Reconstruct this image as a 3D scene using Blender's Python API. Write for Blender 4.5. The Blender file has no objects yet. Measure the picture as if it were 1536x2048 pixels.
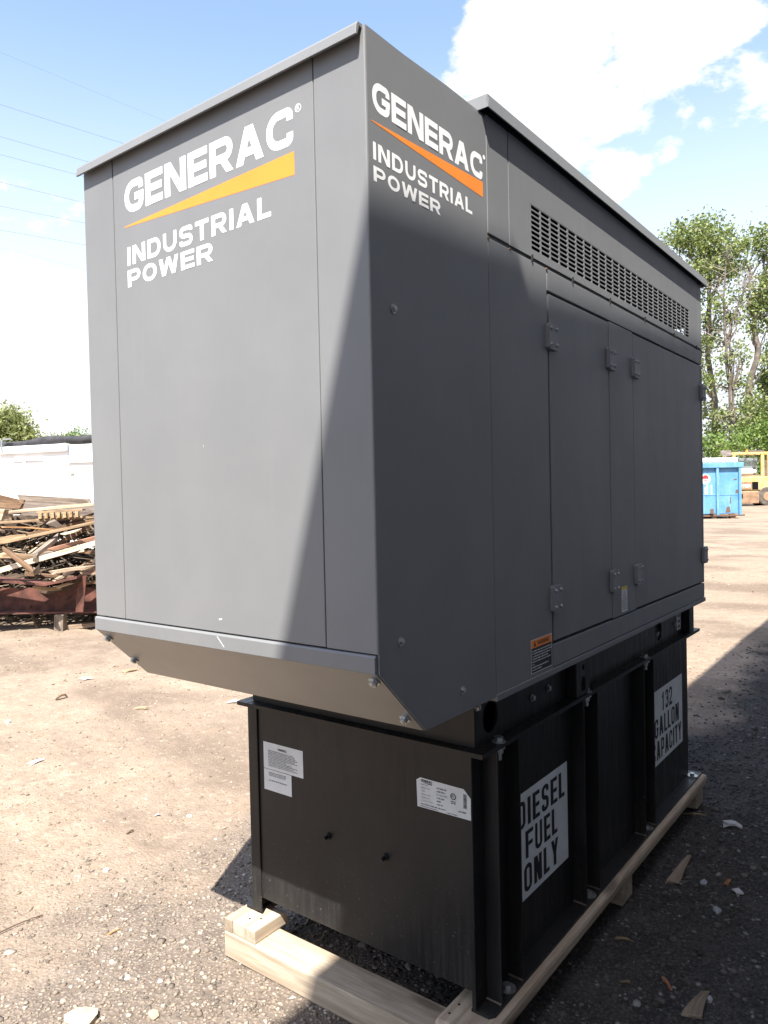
import bpy, bmesh, math, random
import numpy as np
from mathutils import Vector, Matrix

random.seed(7)
rng = np.random.default_rng(11)
scene = bpy.context.scene
COL = scene.collection

# ------------------------------------------------------------------ camera
CAM = Vector((1.8455, -1.1225, 1.4346))
FWD = Vector((-0.6055063, 0.79554615, -0.02164381))
RGT = Vector((0.7958288, 0.60512584, -0.02189159))
UPV = Vector((0.00431854, 0.03048026, 0.99952604))
FPX = 1480.57                      # focal length in pixels of the 1536 x 2048 photograph
cd = bpy.data.cameras.new('camera')
cam = bpy.data.objects.new('camera', cd)
COL.objects.link(cam)
m = Matrix.Identity(4)
for i in range(3):
    m[i][0], m[i][1], m[i][2], m[i][3] = RGT[i], UPV[i], -FWD[i], CAM[i]
cam.matrix_world = m
cd.sensor_fit = 'VERTICAL'
cd.sensor_height = 36.0
cd.sensor_width = 27.0
cd.lens = 36.0 * FPX / 2048.0
cd.clip_start = 0.05
cd.clip_end = 3000.0
scene.camera = cam


def at(u, v, D):
    """world point seen at photograph pixel (u, v) at D metres of depth"""
    return CAM + FWD * D + RGT * ((u - 768) / FPX * D) + UPV * ((1024 - v) / FPX * D)


# ------------------------------------------------------------------ world, sun, exposure
SUN = Vector((0.300, -0.571, 1.0)).normalized()
world = bpy.data.worlds.new('World')
scene.world = world
world.use_nodes = True
wn, wl = world.node_tree.nodes, world.node_tree.links
wn.clear()


def N(nt, kind, **kw):
    n = nt.nodes.new(kind)
    for k, val in kw.items():
        if k.startswith('_'):
            setattr(n, k[1:], val)
        else:
            n.inputs[k].default_value = val
    return n


def mathn(nt, op, a, b=None, c=None, clamp=False):
    n = nt.nodes.new('ShaderNodeMath')
    n.operation = op
    n.use_clamp = clamp
    for i, x in enumerate((a, b, c)):
        if x is None:
            continue
        if isinstance(x, (int, float)):
            n.inputs[i].default_value = x
        else:
            nt.links.new(x, n.inputs[i])
    return n.outputs[0]


def smooth(nt, x, lo, hi, a=0.0, b=1.0):
    n = nt.nodes.new('ShaderNodeMapRange')
    n.interpolation_type = 'SMOOTHSTEP'
    n.inputs['From Min'].default_value = lo
    n.inputs['From Max'].default_value = hi
    n.inputs['To Min'].default_value = a
    n.inputs['To Max'].default_value = b
    nt.links.new(x, n.inputs['Value'])
    return n.outputs[0]


def mixc(nt, f, a, b, mode='MIX'):
    n = nt.nodes.new('ShaderNodeMix')
    n.data_type = 'RGBA'
    n.blend_type = mode
    for idx, x in ((0, f), (6, a), (7, b)):
        if isinstance(x, (int, float)):
            n.inputs[idx].default_value = x
        elif isinstance(x, tuple):
            n.inputs[idx].default_value = (x[0], x[1], x[2], 1)
        else:
            nt.links.new(x, n.inputs[idx])
    return n.outputs[2]


W_ = world.node_tree
sky = wn.new('ShaderNodeTexSky')
sky.sky_type = 'NISHITA'
sky.sun_disc = False
sky.sun_elevation = math.asin(SUN.z)
sky.sun_rotation = math.atan2(SUN.x, SUN.y)
sky.air_density = 1.0
sky.dust_density = 1.6
sky.ozone_density = 0.45
sky.altitude = 200
SKY_STRENGTH = 0.14
tc = wn.new('ShaderNodeTexCoord')
sep = wn.new('ShaderNodeSeparateXYZ')
wl.new(tc.outputs['Generated'], sep.inputs[0])
# clouds: fractal noise on a plane overhead, plus the few cloud banks this sky shows
zc = mathn(W_, 'ADD', mathn(W_, 'MAXIMUM', sep.outputs[2], 0.0), 0.22)
px_ = mathn(W_, 'DIVIDE', sep.outputs[0], zc)
py_ = mathn(W_, 'DIVIDE', sep.outputs[1], zc)
cmb = wn.new('ShaderNodeCombineXYZ')
wl.new(px_, cmb.inputs[0]); wl.new(py_, cmb.inputs[1])
n1 = N(W_, 'ShaderNodeTexNoise', Scale=4.6, Detail=11.0, Roughness=0.63, Distortion=0.1)
wl.new(cmb.outputs[0], n1.inputs['Vector'])
dens = mathn(W_, 'MULTIPLY_ADD', n1.outputs['Fac'], 3.2, -1.85)


def cloud_bank(px, py, rad, amp, dens):
    d = (at(px, py, 1.0) - CAM).normalized()
    dot = wn.new('ShaderNodeVectorMath'); dot.operation = 'DOT_PRODUCT'
    nrm = wn.new('ShaderNodeVectorMath'); nrm.operation = 'NORMALIZE'
    wl.new(tc.outputs['Generated'], nrm.inputs[0])
    wl.new(nrm.outputs[0], dot.inputs[0]); dot.inputs[1].default_value = d
    s = smooth(W_, dot.outputs['Value'], math.cos(rad / FPX), 1.0, 0.0, amp)
    return mathn(W_, 'ADD', dens, s)


for b in ((1190, 40, 270, 0.60), (1030, 130, 170, 0.62), (1400, 30, 150, 0.40), (1490, 240, 110, 0.62), (1240, 362, 65, 0.85), (1325, 318, 45, 0.5),
          (300, 160, 620, -0.5), (1330, 420, 190, -0.45), (1500, 420, 180, -0.4), (1430, 170, 60, -0.4), (-80, 700, 520, 0.75)):
    dens = cloud_bank(b[0], b[1], b[2], b[3], dens)
mask = smooth(W_, dens, -0.06, 0.30)
n2 = N(W_, 'ShaderNodeTexNoise', Scale=5.0, Detail=6.0, Roughness=0.6)
wl.new(cmb.outputs[0], n2.inputs['Vector'])
CLOUD = 3.35
ccol = mixc(W_, n2.outputs['Fac'], (CLOUD * 0.93, CLOUD * 0.95, CLOUD), (CLOUD * 1.06, CLOUD * 1.05, CLOUD * 1.03))
skyc = mixc(W_, 1.0, sky.outputs[0], (1.0, 1.0, 1.0), 'MULTIPLY')
haze_w = smooth(W_, sep.outputs[2], 0.10, 0.56, 1.0, 0.03)       # summer haze, thick towards the horizon
skyc = mixc(W_, haze_w, skyc, (3.0, 3.2, 3.4))
fin = mixc(W_, mask, skyc, ccol)
bg = N(W_, 'ShaderNodeBackground', Strength=SKY_STRENGTH)
wl.new(fin, bg.inputs['Color'])
wo = wn.new('ShaderNodeOutputWorld')
wl.new(bg.outputs[0], wo.inputs['Surface'])

sl = bpy.data.lights.new('sun', 'SUN')
sl.energy = 5.0
sl.angle = math.radians(0.4)
sl.color = (1.0, 0.95, 0.87)
so = bpy.data.objects.new('sun', sl)
so.rotation_euler = SUN.to_track_quat('Z', 'Y').to_euler()
so.location = (0, -10, 20)
COL.objects.link(so)

scene.view_settings.view_transform = 'Standard'
scene.view_settings.look = 'None'
scene.view_settings.gamma = 1.0
scene.view_settings.use_curve_mapping = False
scene.view_settings.exposure = 1.42
scene.cycles.max_bounces = 8
scene.cycles.transparent_max_bounces = 8


# ------------------------------------------------------------------ materials
def mat(name):
    mt = bpy.data.materials.new(name)
    mt.use_nodes = True
    nt = mt.node_tree
    nt.nodes.clear()
    out = nt.nodes.new('ShaderNodeOutputMaterial')
    b = nt.nodes.new('ShaderNodeBsdfPrincipled')
    nt.links.new(b.outputs[0], out.inputs[0])
    return mt, nt, b


def setc(b, key, c):
    if isinstance(c, tuple):
        b.inputs[key].default_value = (c[0], c[1], c[2], 1)
    else:
        b.id_data.links.new(c, b.inputs[key])


def coords(nt, scale=(1, 1, 1), kind='Object'):
    t = nt.nodes.new('ShaderNodeTexCoord')
    mp = nt.nodes.new('ShaderNodeMapping')
    mp.inputs['Scale'].default_value = scale
    nt.links.new(t.outputs[kind], mp.inputs[0])
    return mp.outputs[0]


def noise(nt, vec, scale, detail=4.0, rough=0.55, dist=0.0):
    n = N(nt, 'ShaderNodeTexNoise', Scale=scale, Detail=detail, Roughness=rough, Distortion=dist)
    nt.links.new(vec, n.inputs['Vector'])
    return n.outputs['Fac']


def bump(nt, b, h, strength, dist=0.01):
    n = N(nt, 'ShaderNodeBump', Strength=strength, Distance=dist)
    nt.links.new(h, n.inputs['Height'])
    nt.links.new(n.outputs[0], b.inputs['Normal'])


def plain(name, c, rough=0.5, metal=0.0, var=0.12, scale=6.0, spec=0.5, bmp=0.0, bscale=300.0):
    mt, nt, b = mat(name)
    v = coords(nt)
    f = noise(nt, v, scale, 5.0)
    lo = tuple(x * (1 - var) for x in c)
    hi = tuple(min(1, x * (1 + var)) for x in c)
    setc(b, 'Base Color', mixc(nt, smooth(nt, f, 0.3, 0.7), lo, hi))
    b.inputs['Roughness'].default_value = rough
    b.inputs['Metallic'].default_value = metal
    b.inputs['Specular IOR Level'].default_value = spec
    if bmp:
        bump(nt, b, noise(nt, v, bscale, 2.0), bmp, 0.002)
    return mt


# grey powder coat: fine orange peel, faint dust film
M = {}
mt, nt, b = mat('grey_powder_coat')
v = coords(nt)
f = noise(nt, v, 3.0, 6.0, 0.6)
f2 = noise(nt, coords(nt, (40, 40, 3)), 1.0, 4.0)
c = mixc(nt, smooth(nt, f, 0.3, 0.75), (0.173, 0.178, 0.184), (0.194, 0.198, 0.203))
c = mixc(nt, smooth(nt, f2, 0.55, 0.8, 0, 0.25), c, (0.215, 0.214, 0.210))
sp = noise(nt, v, 220.0, 1.0)
c = mixc(nt, smooth(nt, sp, 0.80, 0.86, 0, 0.3), c, (0.42, 0.4, 0.36))
setc(b, 'Base Color', c)
b.inputs['Roughness'].default_value = 0.47
b.inputs['Specular IOR Level'].default_value = 0.4
b1 = N(nt, 'ShaderNodeBump', Strength=0.11, Distance=0.02)       # oil-canning of the thin sheet
nt.links.new(noise(nt, coords(nt, (1, 1, 0.6)), 2.6, 1.5), b1.inputs['Height'])
b2 = N(nt, 'ShaderNodeBump', Strength=0.12, Distance=0.001)
nt.links.new(noise(nt, v, 700.0, 2.0), b2.inputs['Height'])
nt.links.new(b1.outputs[0], b2.inputs['Normal'])
nt.links.new(b2.outputs[0], b.inputs['Normal'])
sm = noise(nt, coords(nt, (1, 1, .35)), 5.0, 6.0, 0.7, 1.2)
setc(b, 'Roughness', smooth(nt, sm, 0.3, 0.75, 0.43, 0.53))
M['paint'] = mt

mt, nt, b = mat('black_steel_paint')
v = coords(nt)
f = noise(nt, v, 4.0, 6.0, 0.65)
c = mixc(nt, smooth(nt, f, 0.3, 0.75), (0.013, 0.013, 0.014), (0.024, 0.023, 0.022))
sp = noise(nt, v, 160.0, 3.0, 0.6)
geo = nt.nodes.new('ShaderNodeNewGeometry')
sz = nt.nodes.new('ShaderNodeSeparateXYZ')
nt.links.new(geo.outputs['Position'], sz.inputs[0])
low = smooth(nt, sz.outputs[2], 0.12, 0.62, 1.0, 0.12)       # rain splash carries yard dust onto the lower plates
st = noise(nt, coords(nt, (60, 60, 5)), 1.0, 5.0, 0.7)
dust = mathn(nt, 'MULTIPLY', low, smooth(nt, st, 0.42, 0.75))
c = mixc(nt, mathn(nt, 'MULTIPLY', dust, 0.08), c, (0.20, 0.175, 0.15))
spk = mathn(nt, 'MULTIPLY', smooth(nt, sp, 0.66, 0.74), mathn(nt, 'MULTIPLY', low, 0.5))
c = mixc(nt, spk, c, (0.36, 0.32, 0.27))
setc(b, 'Base Color', c)
setc(b, 'Roughness', smooth(nt, st, 0.3, 0.8, 0.30, 0.6))
b.inputs['Specular IOR Level'].default_value = 0.28
bump(nt, b, noise(nt, v, 500.0, 2.0), 0.10, 0.001)
M['black'] = mt

M['dark'] = plain('dark_lining', (0.006, 0.006, 0.007), 0.9, var=0.3, spec=0.1)
M['rubber'] = plain('black_rubber_seal', (0.012, 0.012, 0.013), 0.7, var=0.2)
M['zinc'] = plain('zinc_plated_bolt', (0.47, 0.48, 0.47), 0.34, 0.85, 0.15, 60)
M['whitevinyl'] = plain('white_vinyl', (0.90, 0.90, 0.89), 0.45, var=0.02)
M['orangevinyl'] = plain('orange_vinyl', (0.93, 0.26, 0.03), 0.42, var=0.05)
M['sticker'] = plain('white_sticker_paper', (0.66, 0.67, 0.66), 0.5, var=0.06, scale=18)
M['silver_sticker'] = plain('grey_sticker_paper', (0.74, 0.76, 0.76), 0.5, var=0.06, scale=14)
M['ink'] = plain('black_ink', (0.016, 0.016, 0.018), 0.6, var=0.1)
M['greyink'] = plain('grey_ink', (0.16, 0.16, 0.17), 0.6, var=0.3, scale=400)
M['paleink'] = plain('pale_ink', (0.62, 0.63, 0.63), 0.6, var=0.3, scale=400)
M['yellowvinyl'] = plain('yellow_vinyl', (0.75, 0.58, 0.03), 0.5, var=0.06)
M['rust'] = plain('rusty_screw', (0.12, 0.07, 0.045), 0.85, var=0.4, scale=90)
M['blueink'] = plain('blue_ink', (0.03, 0.10, 0.45), 0.5)
M['redink'] = plain('red_vinyl', (0.45, 0.03, 0.03), 0.5)


def wood_mat(name, dark, light, weather=0.5):
    mt, nt, b = mat(name)
    oi = nt.nodes.new('ShaderNodeObjectInfo')
    t = nt.nodes.new('ShaderNodeTexCoord')
    add = nt.nodes.new('ShaderNodeVectorMath'); add.operation = 'ADD'
    rv = nt.nodes.new('ShaderNodeVectorMath'); rv.operation = 'SCALE'
    rv.inputs[0].default_value = (37.0, 11.0, 23.0)
    nt.links.new(oi.outputs['Random'], rv.inputs['Scale'])
    nt.links.new(t.outputs['Object'], add.inputs[0]); nt.links.new(rv.outputs[0], add.inputs[1])

    def mp(s):
        q = nt.nodes.new('ShaderNodeMapping'); q.inputs['Scale'].default_value = s
        nt.links.new(add.outputs[0], q.inputs[0]); return q.outputs[0]
    g = noise(nt, mp((2.2, 34, 34)), 1.0, 5.0, 0.6, 0.6)
    g2 = noise(nt, mp((9, 260, 260)), 1.0, 3.0, 0.6)
    blot = noise(nt, mp((3, 6, 6)), 1.0, 5.0, 0.6)
    k = mathn(nt, 'MULTIPLY_ADD', g2, 0.35, mathn(nt, 'MULTIPLY', g, 0.75))
    c = mixc(nt, smooth(nt, k, 0.36, 0.74), light, dark)
    kn = N(nt, 'ShaderNodeTexVoronoi', Scale=1.0); nt.links.new(mp((2.4, 9, 9)), kn.inputs['Vector'])
    c = mixc(nt, smooth(nt, kn.outputs['Distance'], 0.06, 0.20, 0.8, 0.0), c, tuple(x * 0.35 for x in dark))
    c = mixc(nt, mathn(nt, 'MULTIPLY', smooth(nt, blot, 0.45, 0.75), weather), c, tuple(x * 0.6 for x in dark))
    c = mixc(nt, 1.0, c, oi.outputs['Color'], 'MULTIPLY')
    setc(b, 'Base Color', c)
    b.inputs['Roughness'].default_value = 0.8
    b.inputs['Specular IOR Level'].default_value = 0.25
    bump(nt, b, k, 0.35, 0.004)
    return mt


M['pine'] = wood_mat('new_pine_lumber', (0.31, 0.245, 0.18), (0.53, 0.455, 0.365), 0.6)
M['scrapwood'] = wood_mat('weathered_scrap_wood', (0.19, 0.15, 0.115), (0.50, 0.43, 0.35), 0.6)

# ------------------------------------------------------------------ mesh helpers


class MB:
    def __init__(self):
        self.v, self.f, self.m, self.k = [], [], [], 0

    def poly(self, pts, mi=None):
        i = len(self.v)
        self.v += [tuple(p) for p in pts]
        self.f.append(tuple(range(i, i + len(pts))))
        self.m.append(self.k if mi is None else mi)
        return self

    def add(self, vs, fs, mi=None):
        i = len(self.v)
        self.v += [tuple(p) for p in vs]
        for f in fs:
            self.f.append(tuple(i + j for j in f)); self.m.append(self.k if mi is None else mi)
        return self

    def box(self, x0, x1, y0, y1, z0, z1, mi=None):
        vs = [(x0, y0, z0), (x1, y0, z0), (x1, y1, z0), (x0, y1, z0), (x0, y0, z1), (x1, y0, z1), (x1, y1, z1), (x0, y1, z1)]
        return self.add(vs, [(0, 3, 2, 1), (4, 5, 6, 7), (0, 1, 5, 4), (1, 2, 6, 5), (2, 3, 7, 6), (3, 0, 4, 7)], mi)

    def prism(self, prof, axis, a, b, mi=None):
        """prof: 2-D outline; extruded along axis from a to b (axis x: prof = (y,z); y: (x,z); z: (x,y))"""
        def P(p, t):
            return (t, p[0], p[1]) if axis == 'x' else (p[0], t, p[1]) if axis == 'y' else (p[0], p[1], t)
        n = len(prof)
        vs = [P(p, a) for p in prof] + [P(p, b) for p in prof]
        fs = [tuple(range(n))[::-1], tuple(range(n, 2 * n))]
        fs += [(i, (i + 1) % n, n + (i + 1) % n, n + i) for i in range(n)]
        return self.add(vs, fs, mi)

    def cyl(self, p0, p1, r0, r1=None, n=12, mi=None, caps=True):
        p0, p1 = Vector(p0), Vector(p1)
        r1 = r0 if r1 is None else r1
        d = (p1 - p0).normalized()
        a = d.orthogonal().normalized(); c = d.cross(a)
        vs = []
        for p, r in ((p0, r0), (p1, r1)):
            for i in range(n):
                t = 2 * math.pi * i / n
                vs.append(p + a * (r * math.cos(t)) + c * (r * math.sin(t)))
        fs = [(i, (i + 1) % n, n + (i + 1) % n, n + i) for i in range(n)]
        if caps:
            fs += [tuple(range(n))[::-1], tuple(range(n, 2 * n))]
        return self.add(vs, fs, mi)

    def tube(self, pts, radii, n=8, mi=None):
        pts = [Vector(p) for p in pts]
        if not isinstance(radii, (list, tuple)):
            radii = [radii] * len(pts)
        base = len(self.v)
        a = None
        for i, p in enumerate(pts):
            d = (pts[min(i + 1, len(pts) - 1)] - pts[max(i - 1, 0)]).normalized()
            a = d.orthogonal().normalized() if a is None else (a - d * a.dot(d)).normalized()
            c = d.cross(a)
            for j in range(n):
                t = 2 * math.pi * j / n
                self.v.append(tuple(p + a * (radii[i] * math.cos(t)) + c * (radii[i] * math.sin(t))))
        for i in range(len(pts) - 1):
            for j in range(n):
                self.f.append((base + i * n + j, base + i * n + (j + 1) % n, base + (i + 1) * n + (j + 1) % n, base + (i + 1) * n + j))
                self.m.append(self.k if mi is None else mi)
        self.f.append(tuple(base + j for j in range(n))[::-1]); self.m.append(self.k if mi is None else mi)
        e = base + (len(pts) - 1) * n
        self.f.append(tuple(e + j for j in range(n))); self.m.append(self.k if mi is None else mi)
        return self

    def build(self, name, mats, parent=None, bevel=0.0, seg=2, smooth_=False, normals=True):
        me = bpy.data.meshes.new(name)
        me.from_pydata(self.v, [], self.f)
        if not isinstance(mats, (list, tuple)):
            mats = [mats]
        for x in mats:
            me.materials.append(x)
        me.polygons.foreach_set('material_index', self.m)
        if normals:
            bm = bmesh.new(); bm.from_mesh(me)
            bmesh.ops.recalc_face_normals(bm, faces=bm.faces)
            bm.to_mesh(me); bm.free()
        if smooth_:
            me.polygons.foreach_set('use_smooth', [True] * len(me.polygons))
        me.update()
        o = bpy.data.objects.new(name, me)
        COL.objects.link(o)
        if bevel:
            md = o.modifiers.new('bevel', 'BEVEL')
            md.width = bevel; md.segments = seg; md.limit_method = 'ANGLE'; md.angle_limit = math.radians(40)
            md.harden_normals = False
        if parent is not None:
            adopt(o, parent)
        return o


def adopt(o, parent):
    o.parent = parent
    bpy_loc = parent.get('_base')
    if bpy_loc is not None:
        o.matrix_parent_inverse = Matrix.Translation(-Vector(bpy_loc))


def empty(name, loc):
    o = bpy.data.objects.new(name, None)
    o.empty_display_size = 0.2
    o.location = loc
    o['_base'] = tuple(loc)
    COL.objects.link(o)
    return o


def tag(o, label, cat, group=None, kind=None):
    o['label'] = label
    if cat:
        o['category'] = cat
    if group:
        o['group'] = group
    if kind:
        o['kind'] = kind
    return o


def struct(o, kind='structure', label=None):
    o['kind'] = kind
    if label:
        o['label'] = label
    return o


def np_mesh(name, verts, faces, material, smooth_=False):
    """verts (n,3), faces (m,k) with constant k"""
    me = bpy.data.meshes.new(name)
    n, mm, k = len(verts), len(faces), faces.shape[1]
    me.vertices.add(n); me.vertices.foreach_set('co', np.asarray(verts, np.float32).ravel())
    me.loops.add(mm * k); me.loops.foreach_set('vertex_index', np.asarray(faces, np.int32).ravel())
    me.polygons.add(mm)
    me.polygons.foreach_set('loop_start', np.arange(0, mm * k, k, dtype=np.int32))
    try:
        me.polygons.foreach_set('loop_total', np.full(mm, k, np.int32))
    except Exception:
        pass
    if smooth_:
        me.polygons.foreach_set('use_smooth', np.ones(mm, bool))
    me.materials.append(material)
    me.update(calc_edges=True)
    me.validate()
    o = bpy.data.objects.new(name, me)
    COL.objects.link(o)
    return o


# ------------------------------------------------------------------ lettering
def round_path(pts, r, closed=False, n=8):
    out = []
    L = len(pts)
    for i in range(L):
        p = Vector(pts[i])
        if not closed and i in (0, L - 1):
            out.append(p); continue
        a, c = Vector(pts[i - 1]), Vector(pts[(i + 1) % L])
        d0, d1 = (a - p), (c - p)
        rr = min(r, d0.length * 0.5, d1.length * 0.5)
        s, e = p + d0.normalized() * rr, p + d1.normalized() * rr
        for j in range(n + 1):
            t = j / n
            out.append(s * (1 - t) ** 3 + (s * .45 + p * .55) * (3 * t * (1 - t) ** 2) + (e * .45 + p * .55) * (3 * t * t * (1 - t)) + e * t ** 3)
    return out


def ribbon(pts, t, closed=False):
    """quads of a stroke of thickness t along 2-D pts with mitred joints"""
    pts = [Vector(p) for p in pts]
    L = len(pts)
    lf, rt = [], []
    for i in range(L):
        if closed:
            a, p, c = pts[i - 1], pts[i], pts[(i + 1) % L]
        else:
            a, p, c = pts[max(i - 1, 0)], pts[i], pts[min(i + 1, L - 1)]
        d0 = (p - a) if (p - a).length > 1e-9 else (c - p)
        d1 = (c - p) if (c - p).length > 1e-9 else (p - a)
        n0 = Vector((-d0.y, d0.x)).normalized(); n1 = Vector((-d1.y, d1.x)).normalized()
        nn = (n0 + n1)
        nn = nn.normalized() if nn.length > 1e-6 else n0
        k = 1 / max(0.5, nn.dot(n0))
        lf.append(p + nn * (t / 2 * k)); rt.append(p - nn * (t / 2 * k))
    out = []
    for i in range(L if closed else L - 1):
        j = (i + 1) % L
        out.append([lf[i], lf[j], rt[j], rt[i]])
    return out


def glyph(ch, w, t, r=0.36):
    """wide square letterform on height 1; list of layers of polygons"""
    h = t / 2
    lo, hi, le, ri = h, 1 - h, h * 1.15, w - h * 1.15
    tv = t * 1.15
    R_ = lambda p, cl=False: ribbon(round_path(p, r, cl), t, cl)
    bar = lambda x0, x1, z: [[Vector((x0, z - h)), Vector((x1, z - h)), Vector((x1, z + h)), Vector((x0, z + h))]]
    stem = lambda x, z0=0.0, z1=1.0: [[Vector((x - tv / 2, z0)), Vector((x + tv / 2, z0)), Vector((x + tv / 2, z1)), Vector((x - tv / 2, z1))]]
    dia = lambda x0, z0, x1, z1, k=1.0: [[Vector((x0 - tv * k / 2, z0)), Vector((x0 + tv * k / 2, z0)), Vector((x1 + tv * k / 2, z1)), Vector((x1 - tv * k / 2, z1))]]
    if ch == 'G':
        return [R_([(ri, 0.67), (ri, hi), (le, hi), (le, lo), (ri, lo), (ri, 0.50)]), bar(w * 0.54, ri + tv / 2, 0.46)]
    if ch == 'C':
        return [R_([(ri, 0.66), (ri, hi), (le, hi), (le, lo), (ri, lo), (ri, 0.34)])]
    if ch == 'E':
        return [stem(tv / 2), bar(tv, w, hi), bar(tv, w * 0.95, 0.5), bar(tv, w, lo)]
    if ch == 'N':
        return [stem(tv / 2), stem(w - tv / 2), dia(tv * 0.62, 1, w - tv * 0.62, 0, 1.15)]
    if ch == 'R':
        return [stem(tv / 2), R_([(tv, hi), (ri, hi), (ri, 0.44), (tv, 0.44)]), dia(w * 0.56, 0.40, w - tv * 0.55, 0, 1.12)]
    if ch == 'P':
        return [stem(tv / 2), R_([(tv, hi), (ri, hi), (ri, 0.42), (tv, 0.42)])]
    if ch == 'A':
        return [dia(tv * 0.58, 0, w / 2 - tv * 0.06, 1, 1.12), dia(w - tv * 0.58, 0, w / 2 + tv * 0.06, 1, 1.12), bar(w * 0.26, w * 0.74, 0.30)]
    if ch == 'I':
        return [stem(tv / 2)]
    if ch == 'D':
        return [R_([(le, lo), (ri, lo), (ri, hi), (le, hi)]), stem(tv / 2)]
    if ch == 'O':
        return [R_([(le, lo), (ri, lo), (ri, hi), (le, hi)], True)]
    if ch == 'U':
        return [R_([(le, 1), (le, lo), (ri, lo), (ri, 1)])]
    if ch == 'S':
        return [R_([(ri, 0.72), (ri, hi), (le, hi), (le, 0.52), (ri, 0.48), (ri, lo), (le, lo), (le, 0.28)])]
    if ch == 'T':
        return [bar(0, w, hi), stem(w / 2, 0, 1 - t)]
    if ch == 'L':
        return [stem(tv / 2), bar(tv, w, lo)]
    if ch == 'W':
        q = w / 4
        return [dia(tv / 2, 1, q, 0, 0.95), dia(2 * q, 1, q, 0, 0.95), dia(2 * q, 1, 3 * q, 0, 0.95), dia(w - tv / 2, 1, 3 * q, 0, 0.95)]
    if ch == 'F':
        return [stem(tv / 2), bar(tv, w, hi), bar(tv, w * 0.92, 0.5)]
    if ch == '1':
        return [stem(w * 0.55), dia(w * 0.2, 0.72, w * 0.45, 0.88, 0.9)]
    if ch == '2':
        return [R_([(le, 0.70), (le, hi), (ri, hi), (ri, 0.55), (le, 0.12)]), bar(0, w, lo)]
    if ch == '3':
        return [R_([(le, 0.74), (le, hi), (ri, hi), (ri, 0.53), (w * .42, 0.53)]), R_([(w * .42, 0.50), (ri, 0.50), (ri, lo), (le, lo), (le, 0.26)])]
    if ch == 'H':
        return [stem(tv / 2), stem(w - tv / 2), bar(tv, w - tv, 0.5)]
    if ch == 'Y':
        return [dia(tv / 2, 1, w / 2, 0.45), dia(w - tv / 2, 1, w / 2, 0.45), stem(w / 2, 0, 0.5)]
    return []


WID = {'I': 0.24, 'W': 1.35, 'A': 1.12, 'N': 1.02, 'E': 0.88, 'L': 0.80, 'T': 0.92, 'R': 1.0, 'P': 0.96, 'S': 0.96}


def word_geo(word, x0, x1, z0, z1, t=0.2, gap=0.17, narrow=1.0):
    """(layer, polygon) list in the (x, z) plane for a word fitted to a box"""
    ws = [WID.get(c, 1.02) * narrow for c in word]
    if narrow < 1:
        ws = [t * 1.15 if c == 'I' else w for c, w in zip(word, ws)]
    tot = sum(ws) + gap * (len(word) - 1)
    sx, sz = (x1 - x0) / tot, (z1 - z0)
    out, x = [], 0.0
    for c, w in zip(word, ws):
        for k, layer in enumerate(glyph(c, w, t)):
            for pl in layer:
                out.append((k, [(x0 + (x + p.x) * sx, z0 + p.y * sz) for p in pl]))
        x += w + gap
    return out


_font_cache = {}


def text_geo(s, x0, z0, h, width=None, bold=0.0):
    """flat geometry of a line in the built-in font: cap height h, optional exact width"""
    key = (s, bold)
    if key not in _font_cache:
        cu = bpy.data.curves.new('t', 'FONT')
        cu.body = s; cu.size = 1.0; cu.offset = bold; cu.resolution_u = 2
        o = bpy.data.objects.new('t', cu)
        COL.objects.link(o)
        dg = bpy.context.evaluated_depsgraph_get()
        me = bpy.data.meshes.new_from_object(o.evaluated_get(dg))
        vs = [(q.co.x, q.co.y) for q in me.vertices]
        fs = [tuple(p.vertices) for p in me.polygons]
        bpy.data.objects.remove(o); bpy.data.curves.remove(cu); bpy.data.meshes.remove(me)
        _font_cache[key] = (vs, fs)
    vs, fs = _font_cache[key]
    xa, xb = min(p[0] for p in vs), max(p[0] for p in vs)
    za, zb = min(p[1] for p in vs), max(p[1] for p in vs)
    sz = h / (zb - za)
    sx = sz if width is None else width / (xb - xa)
    return [(x0 + (x - xa) * sx, z0 + (z - za) * sz) for x, z in vs], fs


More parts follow.
